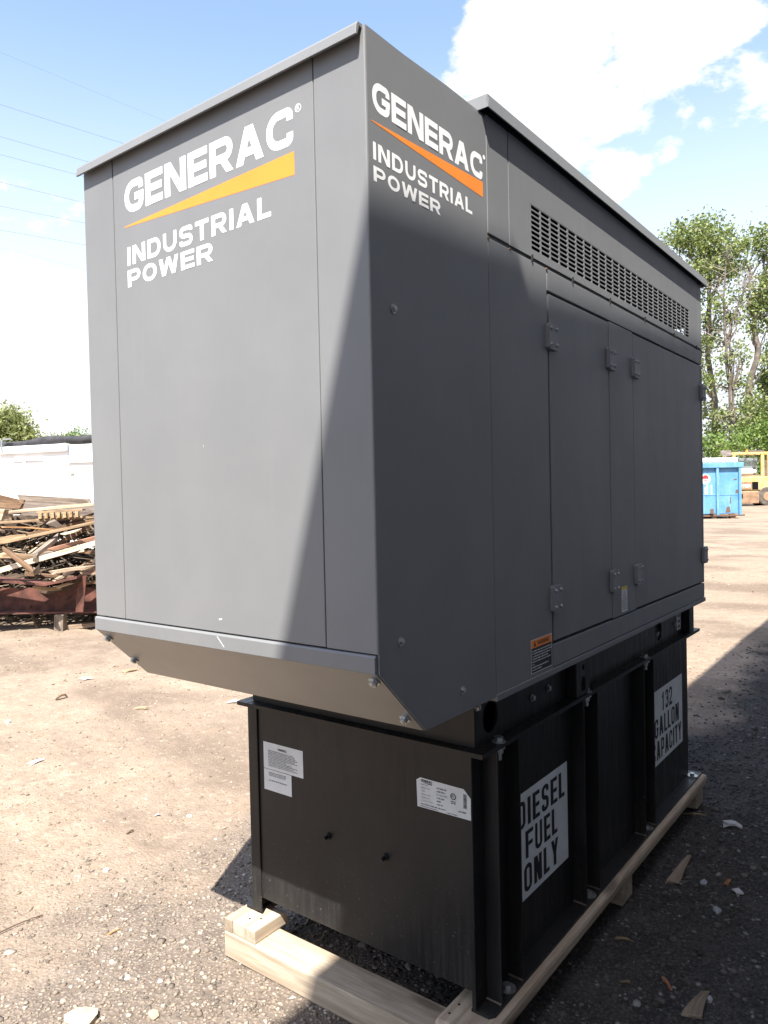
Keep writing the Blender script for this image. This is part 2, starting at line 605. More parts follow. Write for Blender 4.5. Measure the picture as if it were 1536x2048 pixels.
class Decal:
    """flat print on a vertical plane: plane 'y' (faces -y, coordinates x,z) or 'x' (faces +x, coordinates y,z)"""
    def __init__(self, plane, pos):
        self.pl, self.pos, self.mb = plane, pos, MB()

    def P(self, a, z, d):
        return (a, self.pos - d, z) if self.pl == 'y' else (self.pos + d, a, z)

    def rect(self, a0, a1, z0, z1, mi, d=0.0003):
        self.mb.poly([self.P(a0, z0, d), self.P(a1, z0, d), self.P(a1, z1, d), self.P(a0, z1, d)], mi); return self

    def poly(self, pts, mi, d=0.0003):
        self.mb.poly([self.P(a, z, d) for a, z in pts], mi); return self

    def word(self, word, a0, a1, z0, z1, mi, t=0.2, gap=0.17, d=0.0003, narrow=1.0):
        for k, pl in word_geo(word, a0, a1, z0, z1, t, gap, narrow):
            self.mb.poly([self.P(a, z, d + 0.00015 * k) for a, z in pl], mi)
        return self

    def text(self, s, a0, z0, h, mi, width=None, bold=0.0, d=0.0010):
        vs, fs = text_geo(s, a0, z0, h, width, bold)
        self.mb.add([self.P(a, z, d) for a, z in vs], fs, mi); return self

    def dashes(self, a0, a1, z, h, mi, seed, d=0.0010):
        """a line of print too small to read"""
        r = random.Random(seed)
        a = a0
        while a < a1:
            w = r.uniform(0.6, 3.2) * h
            self.rect(a, min(a + w, a1), z, z + h * r.uniform(0.75, 1.0), mi, d)
            a += w + h * 0.55
        return self

    def disc(self, a, z, r, mi, n=20, d=0.0010, r_in=0.0):
        for i in range(n):
            t0, t1 = 2 * math.pi * i / n, 2 * math.pi * (i + 1) / n
            if r_in:
                self.poly([(a + r_in * math.cos(t0), z + r_in * math.sin(t0)), (a + r * math.cos(t0), z + r * math.sin(t0)),
                           (a + r * math.cos(t1), z + r * math.sin(t1)), (a + r_in * math.cos(t1), z + r_in * math.sin(t1))], mi, d)
            else:
                self.poly([(a, z), (a + r * math.cos(t0), z + r * math.sin(t0)), (a + r * math.cos(t1), z + r * math.sin(t1))], mi, d)
        return self

    def build(self, name, mats, parent, label=None):
        o = self.mb.build(name, mats, parent, normals=False)
        me = o.data
        want = Vector((0, -1, 0)) if self.pl == 'y' else Vector((1, 0, 0))
        bm = bmesh.new(); bm.from_mesh(me)
        for f in bm.faces:
            f.normal_update()
            if f.normal.dot(want) < 0:
                f.normal_flip()
        bm.to_mesh(me); bm.free()
        if label:
            o['label'] = label
        return o


# ------------------------------------------------------------------ terrain
def vnoise(x, y, seed=0):
    def h(i, j):
        n = (i * 374761393 + j * 668265263 + seed * 974711) & 0x7fffffff
        n = (n ^ (n >> 13)) * 1274126177 & 0x7fffffff
        return ((n ^ (n >> 16)) & 0xffff) / 65535.0
    xi, yi = np.floor(x).astype(np.int64), np.floor(y).astype(np.int64)
    xf, yf = x - xi, y - yi
    u, w = xf * xf * (3 - 2 * xf), yf * yf * (3 - 2 * yf)
    return (h(xi, yi) * (1 - u) + h(xi + 1, yi) * u) * (1 - w) + (h(xi, yi + 1) * (1 - u) + h(xi + 1, yi + 1) * u) * w


def ground_z(x, y):
    x = np.asarray(x, float); y = np.asarray(y, float)
    D = (x - CAM.x) * FWD.x + (y - CAM.y) * FWD.y
    t = np.clip(D - 9.0, 0, 45)
    rise = 0.0125 * np.where(t < 4, t * t / 8, t - 2)
    r = np.hypot(x - 0.48, y - 1.4)
    near = np.clip((r - 1.2) / 4.0, 0, 1)
    amp = 0.006 + 0.030 * near
    z = (vnoise(x * 0.9, y * 0.9, 1) - 0.5) * amp + (vnoise(x * 2.7, y * 2.7, 2) - 0.5) * amp * 0.5
    z += (vnoise(x * 9, y * 9, 3) - 0.5) * 0.008 + (vnoise(x * 23, y * 23, 4) - 0.5) * 0.006
    return rise + z - 0.006


def gravel_amount(x, y):
    """1 where the yard is loose gravel, 0 where it is packed dirt"""
    n = (vnoise(x * 1.6 + 5, y * 1.6, 6) - 0.5) * 1.0 + (vnoise(x * 5.2, y * 5.2, 7) - 0.5) * 0.5
    a = 1.25 - 1.05 * np.hypot(x - 0.6, (y - 0.15)) * 0.62 + n * 1.1
    b = (x - 0.25 - 0.06 * np.clip(y - 4, 0, 20)) * 1.4 + n * 0.7
    return np.clip(np.maximum(a, np.where(y < 9, b, b - (y - 9) * 0.3)), 0, 1)


G = 620
tt = np.linspace(-1, 1, G)
sp = 1.3 * np.sinh(6.2 * tt)
sp = sp * (420.0 / sp[-1]) * 1.0
# finer near the generator, hundreds of metres at the rim
sp = np.sign(tt) * (np.abs(tt) * 9.0 + 411.0 * np.abs(tt) ** 7)
gx, gy = np.meshgrid(sp + 0.2, sp + 1.4)
gz = ground_z(gx, gy)
verts = np.stack([gx.ravel(), gy.ravel(), gz.ravel()], 1)
idx = np.arange(G * G).reshape(G, G)
faces = np.stack([idx[:-1, :-1].ravel(), idx[:-1, 1:].ravel(), idx[1:, 1:].ravel(), idx[1:, :-1].ravel()], 1)

mt, nt, b = mat('yard_dirt')
t = nt.nodes.new('ShaderNodeTexCoord')
ov = t.outputs['Object']
at_ = nt.nodes.new('ShaderNodeAttribute'); at_.attribute_name = 'gravel'
track = nt.nodes.new('ShaderNodeMapping')
track.inputs['Rotation'].default_value = (0, 0, math.radians(-28)); track.inputs['Scale'].default_value = (0.55, 1.05, 1)
nt.links.new(ov, track.inputs[0])
f1 = noise(nt, track.outputs[0], 0.75, 7.0, 0.62, 0.4)
f2 = noise(nt, ov, 7.0, 6.0, 0.65)
f3 = noise(nt, ov, 60.0, 4.0, 0.6)
dirt = mixc(nt, smooth(nt, f2, 0.3, 0.72), (0.245, 0.187, 0.138), (0.318, 0.253, 0.195))
damp = mathn(nt, 'MULTIPLY_ADD', f2, 0.25, f1)
dirt = mixc(nt, smooth(nt, damp, 0.565, 0.74, 0, 0.8), dirt, (0.145, 0.11, 0.085))
dirt = mixc(nt, smooth(nt, f3, 0.5, 0.75, 0, 0.6), dirt, (0.17, 0.13, 0.097))
f4 = noise(nt, ov, 24.0, 5.0, 0.7)
dirt = mixc(nt, smooth(nt, f4, 0.54, 0.70, 0, 0.55), dirt, (0.40, 0.335, 0.265))
dirt = mixc(nt, smooth(nt, f4, 0.46, 0.34, 0, 0.5), dirt, (0.16, 0.122, 0.09))
grav = mixc(nt, smooth(nt, f2, 0.3, 0.7), (0.130, 0.104, 0.085), (0.190, 0.154, 0.126))
vor = N(nt, 'ShaderNodeTexVoronoi', Scale=85.0)
nt.links.new(ov, vor.inputs['Vector'])
grav = mixc(nt, smooth(nt, vor.outputs['Distance'], 0.1, 0.5, 0.7, 0.0), grav, (0.31, 0.26, 0.21))
am_ = nt.nodes.new('ShaderNodeAttribute'); am_.attribute_name = 'shade_millings'
shade_mill = mixc(nt, smooth(nt, vor.outputs['Distance'], 0.1, 0.6, 0.6, 0.0), mixc(nt, smooth(nt, f2, 0.3, 0.7), (0.030, 0.028, 0.027), (0.060, 0.054, 0.050)), (0.11, 0.10, 0.095))  # dark asphalt gravel, its colour taken darker still to carry the building's shade
grav = mixc(nt, am_.outputs['Fac'], grav, shade_mill)
col = mixc(nt, smooth(nt, at_.outputs['Fac'], 0.15, 0.75), dirt, grav)
far = mixc(nt, 0.5, dirt, (0.30, 0.235, 0.165))
setc(b, 'Base Color', col)
b.inputs['Roughness'].default_value = 0.95
b.inputs['Specular IOR Level'].default_value = 0.15
hgt = mathn(nt, 'MULTIPLY_ADD', vor.outputs['Distance'], -0.5, mathn(nt, 'ADD', f3, f2))
bump(nt, b, hgt, 0.7, 0.012)
M['ground'] = mt
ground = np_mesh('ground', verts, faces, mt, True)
ga = ground.data.attributes.new('gravel', 'FLOAT', 'POINT')
ga.data.foreach_set('value', gravel_amount(gx, gy).ravel().astype(np.float32))
struct(ground, label='tan dirt yard with darker loose gravel in the foreground')


def shade_millings_amount(x, y):
    """1 where the dark asphalt gravel is also darkened for the shade along the warehouse"""
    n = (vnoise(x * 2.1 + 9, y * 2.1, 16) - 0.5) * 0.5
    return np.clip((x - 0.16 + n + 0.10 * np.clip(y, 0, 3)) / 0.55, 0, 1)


gb = ground.data.attributes.new('shade_millings', 'FLOAT', 'POINT')
gb.data.foreach_set('value', shade_millings_amount(gx, gy).ravel().astype(np.float32))


def gz1(x, y):
    return float(ground_z(np.array([x]), np.array([y]))[0])


# gravel: tens of thousands of loose stones, nobody could count them
ico = bmesh.new(); bmesh.ops.create_icosphere(ico, subdivisions=1, radius=1.0)
IV = np.array([q.co[:] for q in ico.verts]); IF = np.array([[q.index for q in f.verts] for f in ico.faces]); ico.free()


def stones(name, pts, size, material):
    n = len(pts)
    v = IV[None] * (1 + rng.uniform(-0.42, 0.42, (n, len(IV), 1)))
    v = v * (size[:, None, None] * rng.uniform(0.65, 1.25, (n, 1, 3)) * np.array([1, 1, 0.50]))
    a = rng.uniform(0, 2 * np.pi, n)
    ca, sa = np.cos(a)[:, None], np.sin(a)[:, None]
    x = v[..., 0] * ca - v[..., 1] * sa; y = v[..., 0] * sa + v[..., 1] * ca
    v = np.stack([x, y, v[..., 2]], -1) + pts[:, None, :]
    f = IF[None] + (np.arange(n) * len(IV))[:, None, None]
    return np_mesh(name, v.reshape(-1, 3), f.reshape(-1, 3), material, False)


def rand_stone_mat(name, ramp, rough=0.9):
    mt, nt, b = mat(name)
    g = nt.nodes.new('ShaderNodeNewGeometry')
    cr = nt.nodes.new('ShaderNodeValToRGB')
    cr.color_ramp.interpolation = 'LINEAR'
    els = cr.color_ramp.elements
    for i, (p, c) in enumerate(ramp):
        e = els[i] if i < 2 else els.new(p)
        e.position = p; e.color = (*c, 1)
    nt.links.new(g.outputs['Random Per Island'], cr.inputs[0])
    f = noise(nt, coords(nt), 150.0, 3.0)
    setc(b, 'Base Color', mixc(nt, smooth(nt, f, 0.3, 0.7, 0.0, 0.35), cr.outputs[0], (0.12, 0.10, 0.085)))
    b.inputs['Roughness'].default_value = rough
    b.inputs['Specular IOR Level'].default_value = 0.2
    return mt


M['stone'] = rand_stone_mat('gravel_stone', [(0.0, (0.10, 0.088, 0.076)), (1.0, (0.48, 0.44, 0.39)), (0.35, (0.22, 0.178, 0.14)), (0.7, (0.31, 0.255, 0.20)), (0.94, (0.40, 0.34, 0.28))])
M['clod'] = rand_stone_mat('dirt_clod', [(0.0, (0.14, 0.105, 0.078)), (1.0, (0.44, 0.40, 0.35)), (0.5, (0.23, 0.182, 0.136)), (0.9, (0.31, 0.255, 0.20))])


def scatter(n, x0, x1, y0, y1, keep):
    x = rng.uniform(x0, x1, n); y = rng.uniform(y0, y1, n)
    # only what the camera, or one a step beside it, could see
    D = (x - CAM.x) * FWD.x + (y - CAM.y) * FWD.y
    L = (x - CAM.x) * RGT.x + (y - CAM.y) * RGT.y
    k = (D > 0.5) & (np.abs(L) < D * 0.62 + 0.35) & (rng.uniform(0, 1, n) < keep(x, y, D))
    return x[k], y[k], D[k]


x, y, D = scatter(420000, -3.2, 2.6, -0.9, 6.5, lambda x, y, D: np.clip(gravel_amount(x, y) * 1.25 - 0.15, 0, 1) * np.clip(2.6 / D, 0, 1) ** 2 * 0.75)
s = 0.0020 + 0.0062 * rng.power(0.40, len(x)) * 1.0
s = np.where(rng.uniform(0, 1, len(x)) < 0.012, s + rng.uniform(0.004, 0.011, len(x)), s) * (0.75 + 0.14 * D)
print('gravel', len(x))
M['shade_millstone'] = rand_stone_mat('asphalt_milling', [(0.0, (0.022, 0.021, 0.021)), (1.0, (0.26, 0.25, 0.24)), (0.5, (0.048, 0.044, 0.041)), (0.85, (0.085, 0.078, 0.072)), (0.96, (0.16, 0.15, 0.14))])  # loose asphalt stones, also darkened for the shade on this side
dk = shade_millings_amount(x, y) > rng.uniform(0.1, 0.9, len(x))
P3 = np.stack([x, y, ground_z(x, y) + s * 0.10], 1)
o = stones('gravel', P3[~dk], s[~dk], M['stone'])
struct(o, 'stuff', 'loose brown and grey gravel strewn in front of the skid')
o = stones('shade_dark_millings', P3[dk], s[dk], M['shade_millstone'])
struct(o, 'stuff', 'dark loose asphalt gravel right of the skid, shade painted into its colour')
x, y, D = scatter(130000, -9, 3, -1, 12, lambda x, y, D: (1 - gravel_amount(x, y)) * np.clip(4.0 / D, 0, 1) * 0.8 * (vnoise(x * 1.3, y * 1.3, 9) ** 2 * 1.6))
s = (0.0020 + 0.0070 * rng.power(0.30, len(x))) * (0.7 + 0.11 * D)
print('clods', len(x))
o = stones('dirt_clods', np.stack([x, y, ground_z(x, y) + s * 0.08], 1), s, M['clod'])
struct(o, 'stuff', 'small clods and pebbles on the packed dirt')
# ------------------------------------------------------------------ the warehouse whose eave shades the right side
TAN_X = SUN.z / SUN.x


def eave_x(y):          # eave runs almost parallel to the generator
    return 2.25 - 0.018 * (y + 2.4)


EAVE_Z = 1.95 + (2.25 - 0.97) * TAN_X
bld = empty('warehouse', (2.3, 0, 0))
tag(bld, 'tall grey metal-clad warehouse right of the generator, its eave throwing the long shade', 'building')
M['cladding'] = plain('grey_ribbed_cladding', (0.36, 0.36, 0.36), 0.5, var=0.1, scale=1.5)
M['trimgrey'] = plain('dark_roof_trim', (0.10, 0.10, 0.105), 0.5)
pn = 0
yy = -16.0
while yy < 13.9:
    mb = MB()
    n = 4
    prof = []
    for k in range(n):
        a = yy + k * 0.25
        prof += [(a, 0.0), (a + 0.16, 0.0), (a + 0.18, 0.03), (a + 0.23, 0.03)]
    prof.append((yy + 0.998, 0.0))
    for p, q in zip(prof[:-1], prof[1:]):
        xa, xb = eave_x(p[0]) + 0.05 + p[1], eave_x(q[0]) + 0.05 + q[1]
        mb.poly([(xa, p[0], 0.25), (xb, q[0], 0.25), (xb, q[0], EAVE_Z - 0.02), (xa, p[0], EAVE_Z - 0.02)])
    mb.build('cladding_sheet', M['cladding'], bld, normals=False)
    yy += 1.0
ya, yb = -16.0, 14.0
mb = MB()
mb.add([(eave_x(ya) + 0.09, ya, 0), (eave_x(yb) + 0.09, yb, 0), (14, yb, 0), (14, ya, 0),
        (eave_x(ya) + 0.09, ya, EAVE_Z - 0.03), (eave_x(yb) + 0.09, yb, EAVE_Z - 0.03), (14, yb, EAVE_Z - 0.03), (14, ya, EAVE_Z - 0.03)],
       [(0, 3, 2, 1), (4, 5, 6, 7), (0, 1, 5, 4), (1, 2, 6, 5), (2, 3, 7, 6), (3, 0, 4, 7)])
mb.build('wall', M['trimgrey'], bld)
mb = MB()
mb.add([(eave_x(ya) + 0.04, ya, -0.05), (eave_x(yb) + 0.04, yb, -0.05), (eave_x(yb) + 0.30, yb, -0.05), (eave_x(ya) + 0.30, ya, -0.05),
        (eave_x(ya) + 0.04, ya, 0.25), (eave_x(yb) + 0.04, yb, 0.25), (eave_x(yb) + 0.30, yb, 0.25), (eave_x(ya) + 0.30, ya, 0.25)],
       [(0, 3, 2, 1), (4, 5, 6, 7), (0, 1, 5, 4), (1, 2, 6, 5), (2, 3, 7, 6), (3, 0, 4, 7)])
mb.build('plinth', plain('plinth_concrete', (0.30, 0.29, 0.27), 0.9, bmp=0.2, bscale=60), bld)
ys = 0.575 - (EAVE_Z - 2.06) * (-SUN.y / SUN.z)
mb = MB()
for y0, y1, zt in ((ya - 0.1, ys, EAVE_Z + 0.075), (ys, yb + 0.1, EAVE_Z)):
    mb.add([(eave_x(y0), y0, EAVE_Z - 0.2), (eave_x(y1), y1, EAVE_Z - 0.2), (14.1, y1, EAVE_Z - 0.02), (14.1, y0, EAVE_Z - 0.02),
            (eave_x(y0), y0, zt), (eave_x(y1), y1, zt), (14.1, y1, zt + 0.3), (14.1, y0, zt + 0.3)],
           [(0, 3, 2, 1), (4, 5, 6, 7), (0, 1, 5, 4), (1, 2, 6, 5), (2, 3, 7, 6), (3, 0, 4, 7)])
mb.build('roof', M['trimgrey'], bld)

# ------------------------------------------------------------------ generator set
W = 0.97
YH, YR = 0.4634, 2.4084
ZS, ZST = 1.0894, 1.1249
ZT = 2.331
ZB = 0.939
gen = empty('generator_set', (0.485, 1.4, 0.119))
tag(gen, 'dark grey enclosed industrial generator on black fuel tank with orange wedge logos', 'generator')

# --- discharge hood at the front end
hood = MB()
hood.prism([(0.021, ZS - 0.016), (0.021, ZT), (YH - 0.004, ZT), (YH - 0.004, ZB), (0.157, ZB)], 'x', -0.001, 0.012)   # far side
hood.prism([(0.024, ZS + 0.004), (0.024, ZT - 0.03), (0.030, ZT - 0.03), (0.030, ZS)], 'x', 0.012, 0.955)   # inner skin
hood.box(0.012, 0.955, 0.030, YH - 0.002, ZT - 0.034, ZT - 0.026)      # top sheet
hood.box(0.012, 0.955, 0.17, YH - 0.002, ZB + 0.004, ZB + 0.010)       # floor sheet
hood = hood.build('discharge_hood', M['paint'], gen)
bt = MB().box(0.012, 0.955, 0.0215, 0.0235, ZST - 0.02, ZT - 0.035)
bt.build('backing', M['dark'], hood)
for x0, x1 in ((0.0, 0.1325), (0.1355, 0.8345)):
    MB().box(x0, x1, 0.0, 0.020, ZST + 0.003, ZT - 0.012).build('front_panel', M['paint'], hood, 0.0018)
MB().prism([(0.8375, 0.018), (0.8375, 0.0), (0.9662, 0.0), (0.9689, 0.0011), (0.97, 0.0038), (0.97, 0.018)], 'z', ZST + 0.003, ZT).build('front_panel', M['paint'], hood)
MB().prism([(0.018, ZS - 0.017), (0.018, ZT), (YH - 0.0015, ZT), (YH - 0.0015, ZB), (0.157, ZB)], 'x', 0.957, 0.970).build('side_panel', M['paint'], hood)
# corner web of the side panel below the front strip
MB().prism([(0.003, ZS - 0.002), (0.003, ZST + 0.003), (0.018, ZST + 0.003), (0.018, ZS - 0.017)], 'x', 0.9665, 0.970).build('side_panel', M['paint'], hood)
MB().prism([(-0.006, ZS), (-0.006, ZST - 0.004), (-0.003, ZST), (0.020, ZST), (0.020, ZS)], 'x', 0.0, 0.9655).build('bottom_trim', M['paint'], hood, 0.0012)
M['galv'] = plain('satin_bare_metal', (0.27, 0.265, 0.26), 0.42, 0.75, 0.06, 5.0)
# sloped deflector below the hood, back to the tip
MB().prism([(-0.001, ZS - 0.001), (0.156, ZB - 0.001), (0.162, ZB + 0.004), (0.006, ZS + 0.004)], 'x', -0.002, 0.9655).build('deflector_panel', M['galv'], hood)
cap = MB()
cap.prism([(-0.020, 2.306), (-0.0165, 2.326), (-0.012, 2.333), (0.30, 2.345), (0.462, 2.345), (0.462, 2.335), (0.30, 2.335), (-0.008, 2.325), (-0.014, 2.306)], 'x', -0.004, 0.9635)
cap.build('rain_cap', M['paint'], hood, 0.001)


def hex_bolt(mb, p, axis, r=0.0075, h=0.006, washer=0.011, mi=0):
    """hex head with washer, axis = outward direction"""
    p, a = Vector(p), Vector(axis).normalized()
    mb.cyl(p, p + a * 0.0022, washer, n=14, mi=mi)
    mb.cyl(p + a * 0.0023, p + a * (0.0022 + h), r, n=6, mi=mi)
    mb.cyl(p + a * (0.0022 + h + 0.0001), p + a * (0.0022 + h + 0.0012), r * 0.55, r * 0.3, n=8, mi=mi)
    return mb


dn = Vector((0, -1, -1)).normalized()
for x_, t_ in ((0.018, 0.16), (0.018, 0.66), (0.945, 0.12), (0.940, 0.80)):
    p = Vector((x_, -0.001 + 0.157 * t_, ZS - 0.001 - 0.15 * t_)) + dn * 0.0005
    hex_bolt(MB(), p, dn, 0.0085, 0.008, 0.0125).build('bolt', M['zinc'], hood)
for y_, z_ in ((0.072, 1.806), (0.073, 1.141), (0.305, 0.991)):
    hex_bolt(MB(), (0.9703, y_, z_), (1, 0, 0), 0.006, 0.005, 0.0095).build('bolt', M['zinc'], hood)

VINYL = [M['whitevinyl'], M['orangevinyl']]
d = Decal('y', 0.0)
d.word('GENERAC', 0.184, 0.779, 2.163, 2.242, 0, 0.225, 0.10)
d.build('brand_lettering', VINYL, hood, 'white wide brand lettering across the front')
d = Decal('y', 0.0)
d.poly([(0.180, 2.1335), (0.180, 2.1315), (0.779, 2.100), (0.779, 2.148)], 1)
d.build('logo_wedge', VINYL, hood, 'long orange wedge under the brand name')
d = Decal('y', 0.0)
d.word('INDUSTRIAL', 0.190, 0.708, 2.033, 2.079, 0, 0.215, 0.19)
d.word('POWER', 0.189, 0.518, 1.979, 2.021, 0, 0.215, 0.16)
d.build('slogan_lettering', VINYL, hood)
d = Decal('y', 0.0)
d.disc(0.7935, 2.231, 0.0085, 0, 18, 0.0006, 0.0068).text('R', 0.7905, 2.2265, 0.009, 0)
d.build('trademark_ring', VINYL, hood)
d = Decal('x', W)
d.word('GENERAC', 0.018, 0.443, 2.178, 2.236, 0, 0.225, 0.10)
d.build('brand_lettering', VINYL, hood, 'white wide brand lettering on the side')
d = Decal('x', W)
d.poly([(0.014, 2.1560), (0.014, 2.1545), (0.443, 2.139), (0.443, 2.175)], 1)
d.build('logo_wedge', VINYL, hood, 'long orange wedge under the brand name on the side')
d = Decal('x', W)
d.word('INDUSTRIAL', 0.018, 0.391, 2.083, 2.117, 0, 0.215, 0.19)
d.word('POWER', 0.018, 0.254, 2.042, 2.071, 0, 0.215, 0.16)
d.build('slogan_lettering', VINYL, hood)
d = Decal('x', W)
d.disc(0.4505, 2.236, 0.0055, 0, 16, 0.0006)
d.build('trademark_ring', VINYL, hood)

# paint scratches on the hood
for pts in ([(0.5030, 1.1190), (0.5060, 1.1195), (0.5290, 1.0975), (0.5270, 1.0965)],):
    dq = Decal('y', -0.006); dq.poly(pts, 0, 0.0003); dq.build('scratch', [M['sticker']], hood)
for pts in ([(0.505, 1.156), (0.516, 1.158), (0.517, 1.161), (0.506, 1.160)], [(0.4665, 1.558), (0.4675, 1.558), (0.4677, 1.564), (0.4668, 1.563)]):
    dq = Decal('y', 0.0); dq.poly(pts, 0, 0.0003); dq.build('scratch', [M['sticker']], hood)

# --- enclosure body, hollow so the grille looks into the dark inside
body = MB()
body.box(0.0, 0.012, YH, YR, ZB, 2.345)                                # far side
body.box(0.012, 0.940, YH, YH + 0.010, ZB, 2.345)                      # bulkhead behind the hood
body.box(0.012, 0.958, YH + 0.010, YR - 0.012, ZB + 0.002, ZB + 0.012)  # floor
body.box(0.012, 0.958, YH + 0.010, YR - 0.012, 2.330, 2.344)           # roof sheet
body.box(0.012, 0.958, YR - 0.012, YR, ZB, 2.045)                      # rear end, below its vent
body.box(0.012, 0.958, YR - 0.012, YR, 2.170, 2.345)
body.box(0.012, 0.300, YR - 0.012, YR, 2.045, 2.170)
body.box(0.925, 0.958, YR - 0.012, YR, 2.045, 2.170)
body = body.build('enclosure_body', M['paint'], gen)
lin = MB()
XB = 0.950
lin.box(XB - 0.006, XB, YH + 0.011, YR - 0.013, ZB + 0.013, 2.064)     # lining behind doors and seams
lin.box(XB - 0.006, XB, YH + 0.011, 0.690, 2.064, 2.328)
lin.box(XB - 0.006, XB, 2.225, YR - 0.013, 2.064, 2.328)
lin.box(XB - 0.006, XB, 0.690, 2.225, 2.218, 2.328)
lin.box(0.013, 0.019, YH + 0.011, YR - 0.013, ZB + 0.013, 2.328)
lin.box(0.020, XB - 0.008, YH + 0.011, YH + 0.017, ZB + 0.013, 2.328)
lin.box(0.020, XB - 0.008, YH + 0.018, YR - 0.014, 2.322, 2.328)
lin.build('lining', M['dark'], body)
eng = MB()
eng.box(0.25, 0.72, 0.75, 1.75, ZB + 0.03, 1.75)
eng.cyl((0.48, 0.9, 1.98), (0.48, 1.7, 1.98), 0.14, n=20)
eng.box(0.1, 0.86, 0.52, 0.62, ZB + 0.03, 2.2)
eng.build('engine_block', M['dark'], body)


def plate(y0, y1, z0, z1, name='side_panel', x1=W, x0=0.952, bev=0.0018):
    return MB().box(x0, x1, y0, y1, z0, z1).build(name, M['paint'], body, bev)


plate(YH + 0.0015, 0.5735, 2.061, 2.344)
plate(2.3575, YR, 2.061, 2.344)
plate(YH + 0.0015, 0.7895, ZB, 2.051)
plate(0.7930, YR, 1.9915, 2.051)
plate(0.7930, YR, ZB + 0.008, 1.0105, 'sill_panel')
plate(1.2575, 1.4845, 1.0145, 1.9880, 'side_panel')
plate(2.3885, YR, 1.0145, 1.9880, 'side_panel')
plate(YH + 0.0015, YR + 0.012, ZB - 0.012, ZB + 0.0055, 'bottom_lip', W + 0.002, 0.93)
for y0, y1 in ((0.8010, 1.2545), (1.4885, 2.3850)):
    plate(y0, y1, 1.0185, 1.9845, 'door', W - 0.001)


# perforated upper panel
def slot_ring(cy, cz, hw, hh, cw, chh, n=4):
    """rounded slot outline and the surrounding cell outline, matched point for point"""
    pts = []
    r = min(hw, hh)
    for q, (sy, sz_) in enumerate(((1, 1), (-1, 1), (-1, -1), (1, -1))):
        for k in range(n + 1):
            t = (q + k / n) * math.pi / 2
            pts.append((cy + sy * (hw - r) + r * math.cos(t), cz + sz_ * (hh - r) + r * math.sin(t)))
    outer = []
    for k, (py, pz) in enumerate(pts):
        q = k // (n + 1)
        s = (k % (n + 1)) / n
        cyo = (1, -1, -1, 1)[q]; czo = (1, 1, -1, -1)[q]
        oy, oz = cy + cyo * cw, cz + czo * chh
        # walk the two cell edges that meet in this corner
        even = q in (0, 2)
        if s < 0.5:
            outer.append((oy, pz if abs(pz - cz) < chh else oz) if even else (py, oz))
        elif s > 0.5:
            outer.append((py, oz) if even else (oy, pz))
        else:
            outer.append((oy, oz))
    return pts, outer


def perforated(mb, P, a0, a1, z0, z1, nc, nr, fw, fh, th):
    cw, ch = (a1 - a0) / nc / 2, (z1 - z0) / nr / 2
    for i in range(nc):
        for j in range(nr):
            ca, cz = a0 + (2 * i + 1) * cw, z0 + (2 * j + 1) * ch
            inn, outr = slot_ring(ca, cz, cw * fw, ch * fh, cw, ch)
            n = len(inn)
            vs = [P(a, z, 0) for a, z in inn] + [P(a, z, 0) for a, z in outr] + [P(a, z, th) for a, z in inn]
            fs = []
            for k in range(n):
                k2 = (k + 1) % n
                fs.append((k, k2, n + k2, n + k))
                fs.append((k2, k, 2 * n + k, 2 * n + k2))
            mb.add(vs, fs)
    return mb


GY0, GY1, GZ0, GZ1 = 0.697, 2.212, 2.081, 2.201
pu = MB()
XS = 0.966
pu.box(XS, W, 0.5765, GY0, 2.061, 2.344)
pu.box(XS, W, GY1, 2.3545, 2.061, 2.344)
pu.box(XS, W, GY0, GY1, 2.061, GZ0)
pu.box(XS, W, GY0, GY1, GZ1, 2.344)
pu.build('upper_panel', M['paint'], body)
gr = perforated(MB(), lambda a, z, d_: (W - 0.0004 - d_, a, z), GY0, GY1, GZ0, GZ1, 25, 9, 0.87, 0.70, 0.002)
gr.build('grille', M['paint'], body, normals=False)['label'] = 'vent grille of rows of short rounded slots'
gr = perforated(MB(), lambda a, z, d_: (a, YR - 0.002 - d_, z), 0.300, 0.925, 2.045, 2.170, 14, 5, 0.93, 0.90, 0.003)
gr.build('rear_vent', M['paint'], body, normals=False)

rail = MB().box(0.953, 0.968, YH + 0.004, YR - 0.002, 2.0525, 2.0595)
rail.build('seal_strip', M['rubber'], body)
for y_ in (0.697, 0.965, 1.27, 1.62, 1.98, 2.32):
    MB().box(0.960, 0.9735, y_, y_ + 0.006, 2.050, 2.066).build('clip', M['rubber'], body)
for y_ in (0.4645, 0.5755, 0.7915):
    MB().cyl((0.966, y_, 2.050), (0.9725, y_, 2.050), 0.0045, 0.003, n=8).build('screw', M['rust'], body)

cap = MB()
x0, x1, y0, y1 = -0.022, W + 0.022, 0.437, YR + 0.030
# shallow tray: lips lean slightly inwards towards the top
ti = 0.004
oc = [(x0, y0), (x1, y0), (x1, y1), (x0, y1)]
it = [(x0 + ti, y0 + ti), (x1 - ti, y0 + ti), (x1 - ti, y1 - ti), (x0 + ti, y1 - ti)]
for k in range(4):
    a, b_ = oc[k], oc[(k + 1) % 4]; c_, d_ = it[(k + 1) % 4], it[k]
    cap.poly([(*a, 2.344), (*b_, 2.344), (*c_, 2.3765), (*d_, 2.3765)])
    n_ = [(0, 1), (-1, 0), (0, -1), (1, 0)][k]
    a2, b2 = (a[0] + n_[0] * .004, a[1] + n_[1] * .004), (b_[0] + n_[0] * .004, b_[1] + n_[1] * .004)
    cap.poly([(*b_, 2.344), (*a, 2.344), (*a2, 2.344), (*b2, 2.344)])
    cap.poly([(*a2, 2.344), (*b2, 2.344), (*b2, 2.3665), (*a2, 2.3665)])
cap.poly([(*q_, 2.3765) for q_ in it])
cap.build('roof_cap', M['paint'], body, normals=False)
